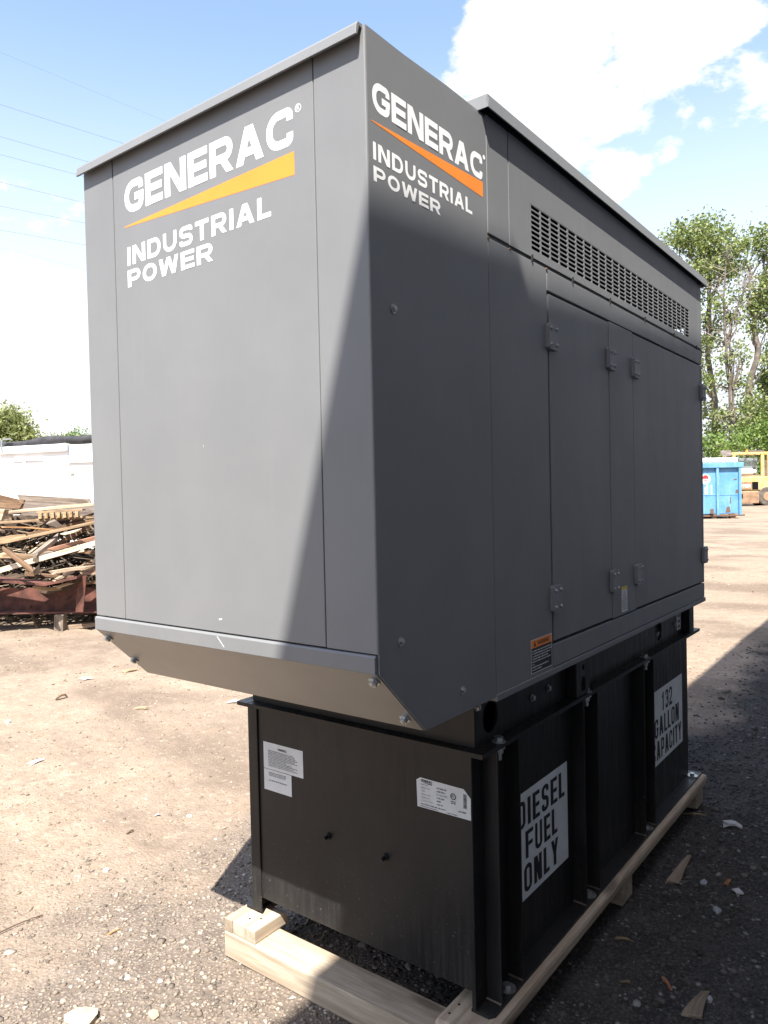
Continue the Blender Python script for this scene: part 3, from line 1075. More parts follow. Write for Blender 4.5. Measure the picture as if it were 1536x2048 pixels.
MB().box(0.0, W - 0.001, YH + 0.0005, YR - 0.001, 2.3455, 2.3655).build('roof_core', M['rubber'], body)

M['hingebolt'] = plain('dull_hinge_screw', (0.30, 0.30, 0.30), 0.45, 0.6, 0.2, 60)
M['hinge'] = plain('hinge_grey_paint', (0.19, 0.195, 0.205), 0.42, var=0.08)


def hinge(y0, z0, z1):
    mb = MB()
    c = 0.006
    mb.prism([(y0 + c, z0), (y0 + 0.058 - c, z0), (y0 + 0.058, z0 + c), (y0 + 0.058, z1 - c), (y0 + 0.058 - c, z1), (y0 + c, z1), (y0, z1 - c), (y0, z0 + c)], 'x', W + 0.0005, W + 0.013)
    for yq in (y0 + 0.012, y0 + 0.046):
        for zq in (z0 + 0.014, z1 - 0.014):
            mb.cyl((W + 0.0132, yq, zq), (W + 0.0158, yq, zq), 0.0062, 0.005, n=10, mi=1)
            mb.cyl((W + 0.0159, yq, zq), (W + 0.0185, yq, zq), 0.0032, 0.002, n=6, mi=1)
    return mb.build('hinge', [M['hinge'], M['hingebolt']], body)


for y_ in (0.776, 1.231, 1.469, 2.366):
    hinge(y_, 1.828, 1.900)
    hinge(y_, 1.102, 1.176)

# stickers on the body
d = Decal('x', W)
d.rect(0.652, 0.782, 0.955, 1.045, 2, 0.0008).rect(0.6545, 0.7795, 0.957, 1.022, 0, 0.0012).rect(0.6545, 0.7795, 1.022, 1.0432, 1, 0.0012)
d.poly([(0.668, 1.0262), (0.682, 1.0262), (0.675, 1.0395)], 0, 0.0016)
d.text('WARNING', 0.690, 1.0268, 0.0115, 0, 0.073, 0.02, 0.0016)
for k, (w_, skip) in enumerate(((0.117, 0), (0.120, 0), (0.112, 0), (0.098, 0), (0.114, 0), (0.016, 0), (0.100, 0), (0.055, 0))):
    d.dashes(0.6585, 0.6585 + w_, 1.0125 - 0.0071 * k, 0.0036, 3, 40 + k, 0.0016)
d.build('warning_label', [M['ink'], M['orangevinyl'], M['silver_sticker'], M['paleink']], body, 'black warning label with an orange header')
d = Decal('x', W)
d.rect(1.338, 1.395, 1.024, 1.110, 0, 0.0008).rect(1.338, 1.395, 1.0995, 1.110, 1, 0.0012)
d.poly([(1.352, 1.076), (1.381, 1.076), (1.3665, 1.096)], 2, 0.0012).poly([(1.357, 1.0785), (1.376, 1.0785), (1.3665, 1.092)], 0, 0.0016)
for k in range(7):
    d.dashes(1.344, 1.389, 1.0685 - 0.0062 * k, 0.0032, 2, 60 + k, 0.0012)
d.build('safety_label', [M['sticker'], M['yellowvinyl'], M['greyink']], body, 'small white safety label with a yellow top')

# --- base frame between enclosure and tank
FX0, FX1 = 0.078, 0.892
fr = MB()
for sgn, xw in ((1, FX1), (-1, FX0)):
    a, b_ = (xw - 0.008, xw) if sgn > 0 else (xw, xw + 0.008)
    la, lb = (xw - 0.008, xw + 0.040) if sgn > 0 else (xw - 0.040, xw + 0.008)
    if sgn < 0:
        fr.box(a, b_, 0.487, 2.402, 0.792, 0.914)
    fr.box(la, lb, 0.487, 2.402, 0.914, 0.926)
    fr.box(la, lb, 0.455, 2.470, 0.779, 0.791)
fr.box(FX0 + 0.008, FX1 - 0.008, 0.487, 0.495, 0.7915, 0.926)
fr.box(FX0 + 0.008, FX1 - 0.008, 2.394, 2.402, 0.7915, 0.926)
fr.box(FX0 + 0.0082, FX1 - 0.0082, 0.4555, 0.4869, 0.7795, 0.7905)
fr.box(FX0 + 0.03, FX1 - 0.03, 0.51, 2.38, 0.90, 0.927)
# near web in three plain lengths and two with a hand hole
for y0, y1 in ((0.487, 0.518), (0.622, 1.935), (2.042, 2.402)):
    fr.box(FX1 - 0.008, FX1, y0, y1, 0.7915, 0.9135)
for y0, y1 in ((0.518, 0.622), (1.935, 2.042)):
    perforated(fr, lambda a, z, d_: (FX1 - d_, a, z), y0, y1, 0.7915, 0.9135, 1, 1, 0.74, 0.70, 0.008)
fr.box(0.80, 0.806, 0.50, 2.39, 0.7920, 0.8995)
frame = fr.build('base_frame', M['black'], gen, normals=False)
br = MB()
br.prism([(1.050, 0.792), (1.050, 0.905), (1.060, 0.9135), (1.150, 0.9135), (1.158, 0.905), (1.158, 0.792)], 'x', 0.8925, 0.928)
br.build('lifting_bracket', M['black'], frame, 0.003)
br = MB()
br.cyl((0.9282, 1.104, 0.880), (0.9286, 1.104, 0.880), 0.009, n=12)
br.prism([(1.090, 0.806), (1.088, 0.832), (1.096, 0.850), (1.110, 0.852), (1.120, 0.835), (1.118, 0.806)], 'x', 0.9282, 0.9286)
br.build('bracket_slot', M['dark'], frame)
MB().prism([(2.325, 0.792), (2.325, 0.910), (2.395, 0.910), (2.395, 0.792)], 'x', 0.8925, 0.926).build('lifting_bracket', M['black'], frame, 0.003)
for y_, z_ in ((0.50, 0.893), (0.812, 0.845), (0.918, 0.850), (2.20, 0.850)):
    hex_bolt(MB(), (0.8925, y_, z_), (1, 0, 0), 0.008, 0.007, 0.0105).build('bolt', M['zinc'], frame)
d = Decal('x', 0.8925)
d.rect(2.245, 2.305, 0.812, 0.888, 0)
for k in range(3):
    d.rect(2.258, 2.292, 0.820 + 0.023 * k, 0.834 + 0.023 * k, 1, 0.001)
d.build('frame_label', [M['sticker'], M['greyink']], frame)

# --- fuel tank
TY0, TY1 = 0.470, 2.402
ZTB = 0.173
tank = MB().box(FX0, FX1, TY0, TY1, ZTB, 0.7785).build('fuel_tank', M['black'], gen, 0.002)
for xa, xb in ((FX1 - 0.012, FX1 - 0.001), (FX0 + 0.001, FX0 + 0.012)):
    MB().prism([(TY0 + 0.001, 0.1285), (TY1 - 0.001, 0.1285), (TY1 - 0.001, ZTB - 0.0005), (TY0 + 0.001, ZTB - 0.0005)], 'x', xa, xb).build('skirt', M['black'], tank)
MB().box(FX0 - 0.002, FX0 + 0.040, TY0 - 0.006, TY0 - 0.0005, 0.1285, 0.7775).build('corner_angle', M['black'], tank, 0.003)
for xa, xb in ((FX1 - 0.014, FX1 + 0.047), (FX0 - 0.047, FX0 + 0.014)):
    MB().prism([(xa, TY0), (xb - 0.012, TY0), (xb, TY0 + 0.014), (xb, TY1 + 0.040), (xa, TY1 + 0.040)] if xa > 0.5 else
               [(xb, TY0), (xa + 0.012, TY0), (xa, TY0 + 0.014), (xa, TY1 + 0.040), (xb, TY1 + 0.040)], 'z', 0.1205, 0.128).build('foot_plate', M['black'], tank)
M['weld'] = plain('weld', (0.12, 0.10, 0.08), 0.7)
for yq in (0.528, 0.646, 1.088, 1.203, 1.668, 1.782):
    for xa, xb in ((FX1 + 0.0005, 0.935), (0.035, FX0 - 0.0005)):
        MB().box(xa, xb, yq - 0.003, yq + 0.003, 0.1285, 0.7785).build('rib', M['black'], tank)
        if xa > 0.5:
            wl_ = MB().tube([(xb, yq - 0.005, 0.130), ((xa + xb) / 2, yq - 0.006, 0.1315), (xa, yq - 0.006, 0.132)], 0.0028, 6)
            wl_.build('weld_bead', M['weld'], tank)
for yq in (0.567, 1.150, 1.735):
    mb = MB()
    p = (0.917, yq, 0.7915)
    hex_bolt(mb, p, (0, 0, 1), 0.0125, 0.011, 0.019)
    mb.cyl((0.917, yq, 0.7785), (0.917, yq, 0.7745), 0.017, n=14)
    mb.cyl((0.917, yq, 0.7744), (0.917, yq, 0.7620), 0.0125, n=6)
    mb.cyl((0.917, yq, 0.7619), (0.917, yq, 0.7450), 0.0078, n=10)
    mb.build('flange_bolt', M['zinc'], tank)
for yq in (0.590, 1.150, 1.735, 2.375):
    mb = MB()
    mb.cyl((0.915, yq, 0.1282), (0.915, yq, 0.1315), 0.024, n=20)
    mb.cyl((0.915, yq, 0.1316), (0.915, yq, 0.1420), 0.011, n=6)
    mb.build('anchor_bolt', M['zinc'], tank)
for xq, zq in ((0.404, 0.446), (0.613, 0.443)):
    mb = MB()
    mb.cyl((xq, TY0 - 0.0005, zq), (xq, TY0 - 0.006, zq), 0.010, n=12)
    mb.cyl((xq, TY0 - 0.0061, zq), (xq, TY0 - 0.020, zq - 0.002), 0.006, 0.005, n=8)
    mb.build('stud', M['black'], tank)

STK = [M['sticker'], M['ink'], M['greyink'], M['silver_sticker']]
d = Decal('x', FX1 + 0.0005)
d.rect(0.655, 1.047, 0.287, 0.592, 3)
for s, z_, a0, a1 in (('DIESEL', 0.492, 0.706, 1.024), ('FUEL', 0.399, 0.755, 0.967), ('ONLY', 0.305, 0.742, 0.972)):
    d.word(s, a0, a1, z_, z_ + 0.078, 1, 0.150, 0.12, 0.001, 0.47)
d.build('fuel_sign', STK, tank, 'grey sticker reading DIESEL FUEL ONLY')
d = Decal('x', FX1 + 0.0005)
d.rect(1.872, 2.312, 0.303, 0.610, 3)
for s, z_, a0, a1 in (('132', 0.510, 2.010, 2.160), ('GALLON', 0.416, 1.915, 2.255), ('CAPACITY', 0.322, 1.882, 2.290)):
    d.word(s, a0, a1, z_, z_ + 0.078, 1, 0.150, 0.12, 0.001, 0.47)
d.build('capacity_sign', STK, tank, 'grey sticker reading 132 GALLON CAPACITY')
d = Decal('y', TY0 - 0.0005)
d.rect(0.140, 0.309, 0.594, 0.677, 0)
d.text('WARNING!', 0.203, 0.6585, 0.0075, 1, 0.038, 0.02)
r_ = random.Random(5)
for k in range(11):
    d.dashes(0.161, 0.161 + r_.uniform(0.075, 0.128), 0.651 - 0.0047 * k, 0.0026, 2, 80 + k)
d.build('tank_warning_label', STK, tank)
d = Decal('y', TY0 - 0.0005)
d.rect(0.140, 0.259, 0.527, 0.5925, 0)
for k, w_ in enumerate((0.074, 0.076, 0.073)):
    d.dashes(0.162, 0.162 + w_, 0.583 - 0.0047 * k, 0.0026, 2, 95 + k)
d.dashes(0.161, 0.240, 0.558, 0.0034, 2, 99)
d.build('tank_notice_label', STK, tank)
d = Decal('y', TY0 - 0.0005)
d.poly([(0.724, 0.611), (0.888, 0.612), (0.888, 0.668), (0.868, 0.688), (0.735, 0.690), (0.7225, 0.682)], 0)
d.word('GENERAC', 0.737, 0.772, 0.680, 0.6865, 1, 0.24, 0.15, 0.001)
d.poly([(0.741, 0.6785), (0.772, 0.6755), (0.772, 0.6785)], 1, 0.001)
for k, s in enumerate(('PART NO.', 'SERIAL NO.', 'TYPE', 'MANUF DATE', 'MANUF LOC', 'CAPACITY(GAL)')):
    d.text(s, 0.737, 0.6710 - 0.0085 * k, 0.0038, 2, len(s) * 0.0030)
for k, w_ in enumerate((0.030, 0.026, 0.034, 0.023, 0.012, 0.018)):
    if k == 2:
        d.text('DOUBLE WALL', 0.786, 0.6710 - 0.0085 * k, 0.0040, 2, 0.034)
    else:
        d.dashes(0.786, 0.786 + w_, 0.6710 - 0.0085 * k, 0.0038, 2, 120 + k)
d.dashes(0.737, 0.812, 0.6195, 0.0035, 2, 131).dashes(0.733, 0.790, 0.6140, 0.0022, 2, 132).dashes(0.815, 0.848, 0.6145, 0.0022, 2, 133).dashes(0.852, 0.874, 0.6260, 0.004, 2, 134)
d.disc(0.8365, 0.662, 0.0085, 1, 20, 0.001, 0.0062).text('ETL', 0.8318, 0.6595, 0.0055, 1, 0.0092, 0.02)
d.dashes(0.8300, 0.8430, 0.6475, 0.0030, 1, 140).dashes(0.8300, 0.8430, 0.6430, 0.0030, 1, 141)
rb = random.Random(3)
z_ = 0.639
while z_ < 0.676:
    h_ = rb.choice((0.0006, 0.001, 0.0016))
    d.rect(0.8665, 0.8765, z_, z_ + h_, 1, 0.001); z_ += h_ + rb.choice((0.0006, 0.001))
d.build('tank_data_label', STK, tank, 'peeling white data label with brand name and bar code')

# ------------------------------------------------------------------ timber skid under the tank
skid = empty('timber_skid', (0.48, 1.4, 0.0))
tag(skid, 'new pale pine lumber skid carrying the black fuel tank', 'skid')


def plank(name, p0, p1, w, h, material, parent=None, up=Vector((0, 0, 1)), color=(1, 1, 1, 1), bevel=0.003, taper=0.0, jag=0.0, seed=0, sub=1, bow=0.0):
    """board from p0 to p1 (centre line), local x along its length so the grain follows it"""
    p0, p1 = Vector(p0), Vector(p1)
    L = (p1 - p0).length
    dx = (p1 - p0).normalized()
    dy = up.cross(dx).normalized(); dz = dx.cross(dy)
    r = random.Random(seed)
    mb = MB()
    n = max(sub, 1)
    rings = []
    for i in range(n + 1):
        s = i / n
        x = (s - 0.5) * L
        bz = bow * (1 - (2 * s - 1) ** 2)
        ww = w / 2 * (1 - taper * s)
        ring = []
        for (sy, sz_) in ((-1, -1), (1, -1), (1, 1), (-1, 1)):
            xx = x + ((r.uniform(-jag, jag)) if i in (0, n) else 0)
            ring.append((xx, sy * ww, sz_ * h / 2 + bz))
        rings.append(ring)
    vs = [q for ring in rings for q in ring]
    fs = [(3, 2, 1, 0), tuple(4 * n + k for k in range(4))]
    for i in range(n):
        for k in range(4):
            fs.append((4 * i + k, 4 * i + (k + 1) % 4, 4 * i + 4 + (k + 1) % 4, 4 * i + 4 + k))
    mb.add(vs, fs)
    o = mb.build(name, material, None, bevel)
    m4 = Matrix.Identity(4)
    c = (p0 + p1) / 2
    for i in range(3):
        m4[i][0], m4[i][1], m4[i][2], m4[i][3] = dx[i], dy[i], dz[i], c[i]
    o.matrix_world = m4
    o.color = color
    if parent is not None:
        o.parent = parent
        o.matrix_parent_inverse = Matrix.Translation(-Vector(parent['_base']))
    return o


ZR = 0.0985     # centre height of the runners
plank('cross_beam', (0.026, 0.444, 0.0370), (0.975, 0.444, 0.0370), 0.112, 0.080, M['pine'], skid, color=(1, .98, .95, 1), bevel=0.004)
plank('cross_beam', (0.030, 1.420, 0.0370), (0.948, 1.420, 0.0370), 0.105, 0.080, M['pine'], skid, color=(.92, .9, .86, 1), bevel=0.006)
plank('cross_beam', (0.030, 2.375, 0.0370), (0.948, 2.375, 0.0370), 0.105, 0.080, M['pine'], skid, color=(.95, .93, .9, 1), bevel=0.006)
plank('runner', (0.045, 0.390, ZR), (0.045, 2.46, ZR), 0.034, 0.042, M['pine'], skid, color=(.86, .84, .8, 1))
# short inner runner with a sawn bevel on its rear end
ob = MB()
L0 = 0.5
prof = [(-0.066, -0.021), (0.086, -0.021), (0.066, 0.021), (-0.066, 0.021)]
ob.prism(prof, 'y', -0.050, 0.050)
ob = ob.build('runner', M['pine'], None, 0.003)
m4 = Matrix.Identity(4)
dx, dy, dz = Vector((0, 1, 0)), Vector((-1, 0, 0)), Vector((0, 0, 1))
for i in range(3):
    m4[i][0], m4[i][1], m4[i][2], m4[i][3] = dx[i], dy[i], dz[i], (0.1135, 0.457, ZR)[i]
ob.matrix_world = m4
ob.parent = skid; ob.matrix_parent_inverse = Matrix.Translation(-Vector(skid['_base']))
plank('runner', (0.886, 0.392, ZR), (0.886, 2.462, ZR), 0.148, 0.042, M['pine'], skid, color=(.97, .93, .88, 1), bevel=0.012)
for xq, yq in ((0.838, 0.475), (0.835, 0.433), (0.10, 0.43), (0.13, 0.45)):
    MB().cyl((xq, yq, 0.1190), (xq, yq, 0.1202), 0.0035, n=8).build('nail', M['dark'], skid)
# ------------------------------------------------------------------ helpers for the yard
RH = Vector((RGT.x, RGT.y, 0)).normalized()
FH = Vector((FWD.x, FWD.y, 0)).normalized()


def thing(name, loc, along, label, cat, group=None):
    """Empty whose local x runs along a ground direction; parts are built in its local space"""
    o = bpy.data.objects.new(name, None)
    o.empty_display_size = 0.3
    o.location = loc
    o.rotation_euler = (0, 0, math.atan2(along.y, along.x))
    COL.objects.link(o)
    tag(o, label, cat, group)
    return o


def gp(u, v):
    """where the sight line of a pixel meets the yard"""
    d_ = (at(u, v, 1.0) - CAM)
    t = -CAM.z / d_.z
    for _ in range(12):
        p = CAM + d_ * t
        t += (gz1(p.x, p.y) - p.z) / d_.z
    p = CAM + d_ * t
    return Vector((p.x, p.y, gz1(p.x, p.y)))


# ------------------------------------------------------------------ scrap lumber heap on the left
GREY, TAN, PALE, BROWN, ORNG, DARKW = (.62, .60, .60, 1), (.86, .72, .55, 1), (1.15, 1.08, .97, 1), (.52, .38, .29, 1), (.95, .60, .32, 1), (.28, .245, .22, 1)
HEAP = 'loose boards in the scrap lumber heap'


def heap_board(label, u1, v1, u2, v2, wpx, D1, D2, color, th=0.035, name='scrap_board', **kw):
    p0, p1 = at(u1, v1, D1), at(u2, v2, D2)
    w_ = wpx / FPX * (D1 + D2) / 2
    o = plank(name, p0, p1, th, w_, M['scrapwood'], None, color=color, jag=kw.pop('jag', 0.07), bevel=0.004, **kw)
    return tag(o, label, 'board', HEAP)


heap_board('long pale board lying across the top of the lumber heap', -60, 1034, 330, 999, 6.5, 8.9, 9.1, PALE, 0.07, sub=4, bow=0.02, seed=1)
heap_board('thin grey-brown board resting under the slatted pallet', -70, 1050, 300, 1027, 5, 8.7, 9.0, TAN, 0.05, seed=2)
heap_board('thin bright orange-brown stick in the heap', 8, 1055, 102, 1060, 3, 8.35, 8.5, ORNG, 0.02, sub=5, bow=0.012, seed=3)
heap_board('long straight tan board slanting up to the right across the heap', -70, 1102, 320, 1016, 6, 8.15, 8.7, TAN, 0.06, seed=4)
heap_board('thick whitewashed beam slanting through the middle of the heap', -60, 1158, 330, 1046, 10, 8.0, 8.5, (1.6, 1.58, 1.52, 1), 0.10, sub=3, seed=5)
heap_board('faded reddish pole above the whitewashed beam', 100, 1100, 320, 1041, 8, 8.3, 8.9, (.85, .55, .46, 1), 0.06, seed=6)
heap_board('short brown board leaning down to the right over the whitewashed beam', 13, 1101, 68, 1144, 8, 7.95, 7.85, BROWN, 0.045, seed=7)
heap_board('short grey board leaning up to the right under the tan board', 70, 1110, 116, 1074, 9, 8.1, 8.5, GREY, 0.06, seed=8)
heap_board('split pale pole just above the red steel beam', 106, 1145, 182, 1135, 7, 8.15, 8.3, PALE, 0.05, seed=9, sub=3, bow=0.01)
heap_board('wide weathered grey plank along the crest of the heap', 41, 996, 176, 1004, 13, 9.5, 9.4, GREY, 0.04, seed=10)
heap_board('grey sheet of old plywood standing behind the pallet', 44, 1016, 330, 1026, 30, 9.75, 9.8, (.62, .60, .64, 1), 0.02, seed=11)
heap_board('white splinter of board under the tan board, at the right', 128, 1068, 160, 1060, 5, 8.3, 8.35, (1.6, 1.6, 1.55, 1), 0.03, seed=12)
heap_board('small white offcut below the whitewashed beam, at the right', 160, 1102, 176, 1100, 6, 8.4, 8.4, (1.5, 1.45, 1.3, 1), 0.03, seed=13)
heap_board('stubby upright post end between the brown board and the red beam', 73, 1133, 73, 1148, 10, 7.9, 7.95, GREY, 0.06, seed=14)
heap_board('pale pointed offcut on top of the red steel beam', 112, 1160, 140, 1146, 6, 8.25, 8.4, (1.3, 1.25, 1.1, 1), 0.03, seed=15, taper=.4)
heap_board('curled tan offcut lying inside the red steel beam', 72, 1173, 120, 1177, 7, 8.3, 8.3, TAN, 0.05, seed=16, sub=4, bow=-0.015)
heap_board('pale offcut lying inside the red beam by its end plate', 116, 1174, 144, 1165, 6, 8.28, 8.3, (1.35, 1.3, 1.2, 1), 0.05, seed=17)
heap_board('splintered pole running behind the red beam end plate', 176, 1138, 330, 1133, 22, 8.7, 8.8, (.85, .68, .6, 1), 0.12, seed=18, jag=.08)
heap_board('brown crate side leaning at the left edge of the heap', -30, 985, 42, 1003, 6, 9.2, 9.3, BROWN, 0.05, seed=19)
heap_board('broad brown plywood face below the crate side', -40, 1008, 40, 1014, 30, 9.35, 9.4, (.62, .47, .37, 1), 0.02, seed=20)
heap_board('rough pale block at the left edge under the crate', -20, 1029, 13, 1030, 24, 8.9, 8.9, (1.25, 1.1, .95, 1), 0.10, seed=21)
heap_board('dark cross board standing below the pallet, left of centre', 31, 1062, 40, 1090, 9, 8.8, 8.9, DARKW, 0.05, seed=22)
heap_board('grey stub of beam under the right end of the orange stick', 97, 1052, 116, 1045, 15, 8.6, 8.7, GREY, 0.1, seed=23)

# nameless rest of the heap: boards nothing tells apart
r_ = random.Random(21)


def rest_label(u, v, c):
    nm = {GREY: 'grey', TAN: 'tan', BROWN: 'brown', DARKW: 'dark'}.get(c, 'pale')
    return '%s weathered board buried in the %s %s of the lumber heap' % (nm, 'upper' if v < 1055 else 'middle' if v < 1110 else 'lower', 'left' if u < 95 else 'right')


for k in range(36):
    u = -150 + (k % 14) * 33 + r_.uniform(-12, 12)
    v0 = r_.uniform(1012, 1040) + 32 * (k // 14)
    c_ = r_.choice([DARKW, BROWN, DARKW])
    D = 10.0 + r_.uniform(0, .6)
    heap_board(rest_label(u, v0, c_), u - 60, v0, u + 60, v0 + r_.uniform(-20, 20), r_.uniform(10, 18), D, D + r_.uniform(-.3, .4), c_, 0.05, seed=600 + k)
for k in range(58):
    u = r_.uniform(-110, 290); v0 = r_.uniform(1034, 1170)
    D = 8.55 + r_.uniform(0, 1.9) - (v0 - 1034) / 380
    L = r_.uniform(50, 230)
    sl = r_.gauss(-0.22, 0.22)
    col_ = r_.choice([GREY, GREY, TAN, BROWN, BROWN, DARKW, DARKW, DARKW])
    heap_board(rest_label(u, v0, col_), u - L / 2, v0 - sl * L / 2, u + L / 2, v0 + sl * L / 2, r_.uniform(4, 11), D, D + r_.uniform(-0.3, 0.6), col_, r_.uniform(0.02, 0.08), seed=100 + k, sub=4, bow=r_.gauss(0, 0.03), taper=r_.choice([0, 0, .3, .5]))


def sticks(name, n, seed, fn, material, size):
    r = np.random.default_rng(seed)
    V, F = [], []
    cube = np.array([(x, y, z) for x in (-1, 1) for y in (-1, 1) for z in (-1, 1)], float)
    cf = np.array([(0, 1, 3, 2), (4, 6, 7, 5), (0, 4, 5, 1), (2, 3, 7, 6), (0, 2, 6, 4), (1, 5, 7, 3)])
    for i in range(n):
        p = fn(r)
        L, w, h = r.uniform(*size), r.uniform(0.008, 0.045), r.uniform(0.005, 0.02)
        a, e = r.uniform(0, np.pi), r.normal(0, 0.35)
        dx = np.array([np.cos(a) * np.cos(e), np.sin(a) * np.cos(e), np.sin(e)])
        dy = np.cross([0, 0, 1], dx); dy /= np.linalg.norm(dy); dz = np.cross(dx, dy)
        v = cube * [L / 2, w / 2, h / 2]
        V.append(v @ np.stack([dx, dy, dz]) + p); F.append(cf + 8 * i)
    return np_mesh(name, np.concatenate(V), np.concatenate(F), material)


M['chips'] = rand_stone_mat('wood_scrap_bits', [(0.0, (0.035, 0.028, 0.022)), (1.0, (0.48, 0.40, 0.29)), (0.45, (0.09, 0.068, 0.048)), (0.8, (0.20, 0.145, 0.09))])


def heap_pt(r):
    u = r.uniform(-200, 350); s = r.uniform(0, 1)
    D = 8.55 + s * 2.0 + r.uniform(0, .5)
    p = at(u, 1000, D)
    z = min((D - 8.3) * 1.1, 1.25) * r.uniform(0.0, 1.0)
    return np.array([p.x, p.y, gz1(p.x, p.y) + 0.05 + max(z, 0)])


o = sticks('wood_scrap', 2600, 4, heap_pt, M['chips'], (0.08, 0.7))
struct(o, 'stuff', 'splinters and scrap wood filling the gaps of the lumber heap')

pal = empty('slatted_pallet', at(118, 1040, 9.0))
tag(pal, 'old pallet in the heap with a row of sunlit end blocks', 'pallet', None)
for k in range(7):
    u = 80 + k * 12.2
    plank('block', at(u, 1032 - k * .55, 8.75), at(u + 2.5, 1031 - k * .55, 9.35), 6 / FPX * 8.9, 11 / FPX * 8.9, M['scrapwood'], pal, color=(1.1, .9, .6, 1) if k % 2 else (1.25, 1.05, .75, 1), seed=300 + k)
plank('deck_board', at(76, 1025, 8.85), at(168, 1019, 8.85), 0.10, 0.022, M['scrapwood'], pal, color=TAN, seed=310)
plank('deck_board', at(76, 1039, 8.85), at(168, 1034, 8.85), 0.10, 0.022, M['scrapwood'], pal, color=TAN, seed=311)
plank('deck_board', at(76, 1025, 9.25), at(168, 1019, 9.25), 0.10, 0.022, M['scrapwood'], pal, color=BROWN, seed=312)

M['redsteel'] = plain('faded_red_steel', (0.105, 0.040, 0.029), 0.75, var=0.45, scale=9, bmp=0.2, bscale=80)
M['redsteel_lit'] = M['redsteel']
ax = (at(220, 1222, 8.5) - at(-40, 1222, 8.42)); ax.z = 0
beam = empty('red_steel_beam', at(80, 1226, 8.45))
tag(beam, 'faded red bent steel channel beam lying in front of the lumber heap', 'beam')


def bar4(mb, pts, h, t):
    """bar following 3-D pts, h high (vertical), t deep (towards the camera)"""
    for p, q in zip(pts[:-1], pts[1:]):
        p, q = Vector(p), Vector(q)
        n = -FH * t
        u = Vector((0, 0, h))
        mb.add([p, q, q + n, p + n, p + u, q + u, q + u + n, p + n + u], [(0, 3, 2, 1), (4, 5, 6, 7), (0, 1, 5, 4), (1, 2, 6, 5), (2, 3, 7, 6), (3, 0, 4, 7)])
    return mb


bar4(MB(), [at(-150, 1224, 8.45), at(330, 1218, 8.6)], 0.265, 0.012).build('web', M['redsteel'], beam)
bar4(MB(), [at(-150, 1226, 8.43), at(330, 1220, 8.58)], 0.016, 0.17).build('lower_flange', M['redsteel'], beam)
bar4(MB(), [at(-150, 1150, 8.33), at(0, 1158, 8.33), at(60, 1163, 8.33), at(108, 1167, 8.33), at(140, 1160, 8.33), at(171, 1153, 8.33)], 0.026, 0.24).build('upper_flange', M['redsteel'], beam)
mb = MB()
q = [at(151, 1224, 8.3), at(166, 1224, 8.2), at(173, 1150, 8.2), at(155, 1154, 8.3)]
mb.poly(q).poly([p + FH * 0.015 for p in q][::-1])
for i in range(4):
    mb.poly([q[i], q[(i + 1) % 4], q[(i + 1) % 4] + FH * 0.015, q[i] + FH * 0.015])
mb.build('end_plate', M['redsteel'], beam)
o = plank('bearing_block', at(121, 1229, 8.35), at(121, 1262, 8.35), 0.10, 0.11, M['scrapwood'], None, up=FH, color=GREY, seed=400)
tag(o, 'upright grey wood block propping the red steel beam', 'block')
o = plank('bearing_board', at(128, 1254, 8.45), at(330, 1236, 8.6), 0.12, 0.05, M['scrapwood'], None, color=(.8, .72, .64, 1), seed=401)
tag(o, 'grey board on the ground beside the propping block', 'board')
o = plank('bearing_block', at(-90, 1229, 8.35), at(-90, 1262, 8.35), 0.10, 0.11, M['scrapwood'], None, up=FH, color=GREY, seed=402)
tag(o, 'grey wood block under the left end of the red steel beam', 'block')

# ------------------------------------------------------------------ white containers behind the heap
M['whitepaint'] = plain('white_container_paint', (0.80, 0.80, 0.79), 0.5, var=0.04, scale=1.2)
M['tarp'] = plain('black_mesh_tarp', (0.03, 0.03, 0.034), 0.8, var=0.4, scale=7, bmp=0.5, bscale=25)
pa, pb = at(-330, 1000, 18.4), at(141, 1000, 15.9)
ax = Vector((pb.x - pa.x, pb.y - pa.y, 0)); Lc = ax.length
ct = thing('white_container', (pa.x, pa.y, gz1(pa.x, pa.y)), ax, 'long white steel container with rolled black tarp, left part behind the lumber heap', 'container')
HZ = 2.62
MB().box(0, Lc - 0.03, 0.0, 2.4, 0.25, HZ).build('wall', M['whitepaint'], ct, 0.01)
for k in range(8):
    xx = 0.35 + k * (Lc - 0.6) / 7
    MB().box(xx - 0.03, xx + 0.03, -0.05, -0.001, 0.25, HZ - 0.32).build('rib', M['whitepaint'], ct, 0.006)
MB().box(-0.02, Lc - 0.02, -0.07, -0.001, HZ - 0.16, HZ).build('top_rail', M['whitepaint'], ct, 0.01)
for a0, a1 in ((0.5, 2.4), (2.7, 4.0), (4.35, 5.45), (5.8, Lc - 0.7)):
    MB().box(a0, a1, -0.035, -0.001, HZ - 0.33, HZ - 0.295).build('ledge', M['whitepaint'], ct)
MB().box(-0.02, Lc - 0.02, -0.09, -0.001, 0.25, 0.42).build('bottom_rail', M['whitepaint'], ct, 0.01)
tp, rr = [], []
for k in range(26):
    s = k / 25
    tp.append((s * (Lc + 0.1), 0.06 + 0.02 * math.sin(9 * s), HZ + 0.07 + 0.035 * math.sin(17 * s + 1) * math.sin(5 * s)))
    rr.append(0.085 + 0.022 * math.sin(23 * s) + 0.012 * math.sin(51 * s))
MB().tube(tp, rr, 10).build('tarp_roll', M['tarp'], ct, smooth_=True)
for xx in (2.9, 4.2, 5.55):
    mb = MB().box(xx, xx + 0.05, -0.11, -0.071, HZ - 0.08, HZ + 0.16)
    mb.box(xx + 0.05, xx + 0.26, -0.10, -0.06, HZ + 0.15, HZ + 0.185)
    mb.build('tarp_bracket', M['zinc'], ct)
for xx in (4.02, 4.92):
    MB().box(xx, xx + 0.045, -0.012, -0.0005, 1.30, 1.345).build('marker', M['blueink'], ct)
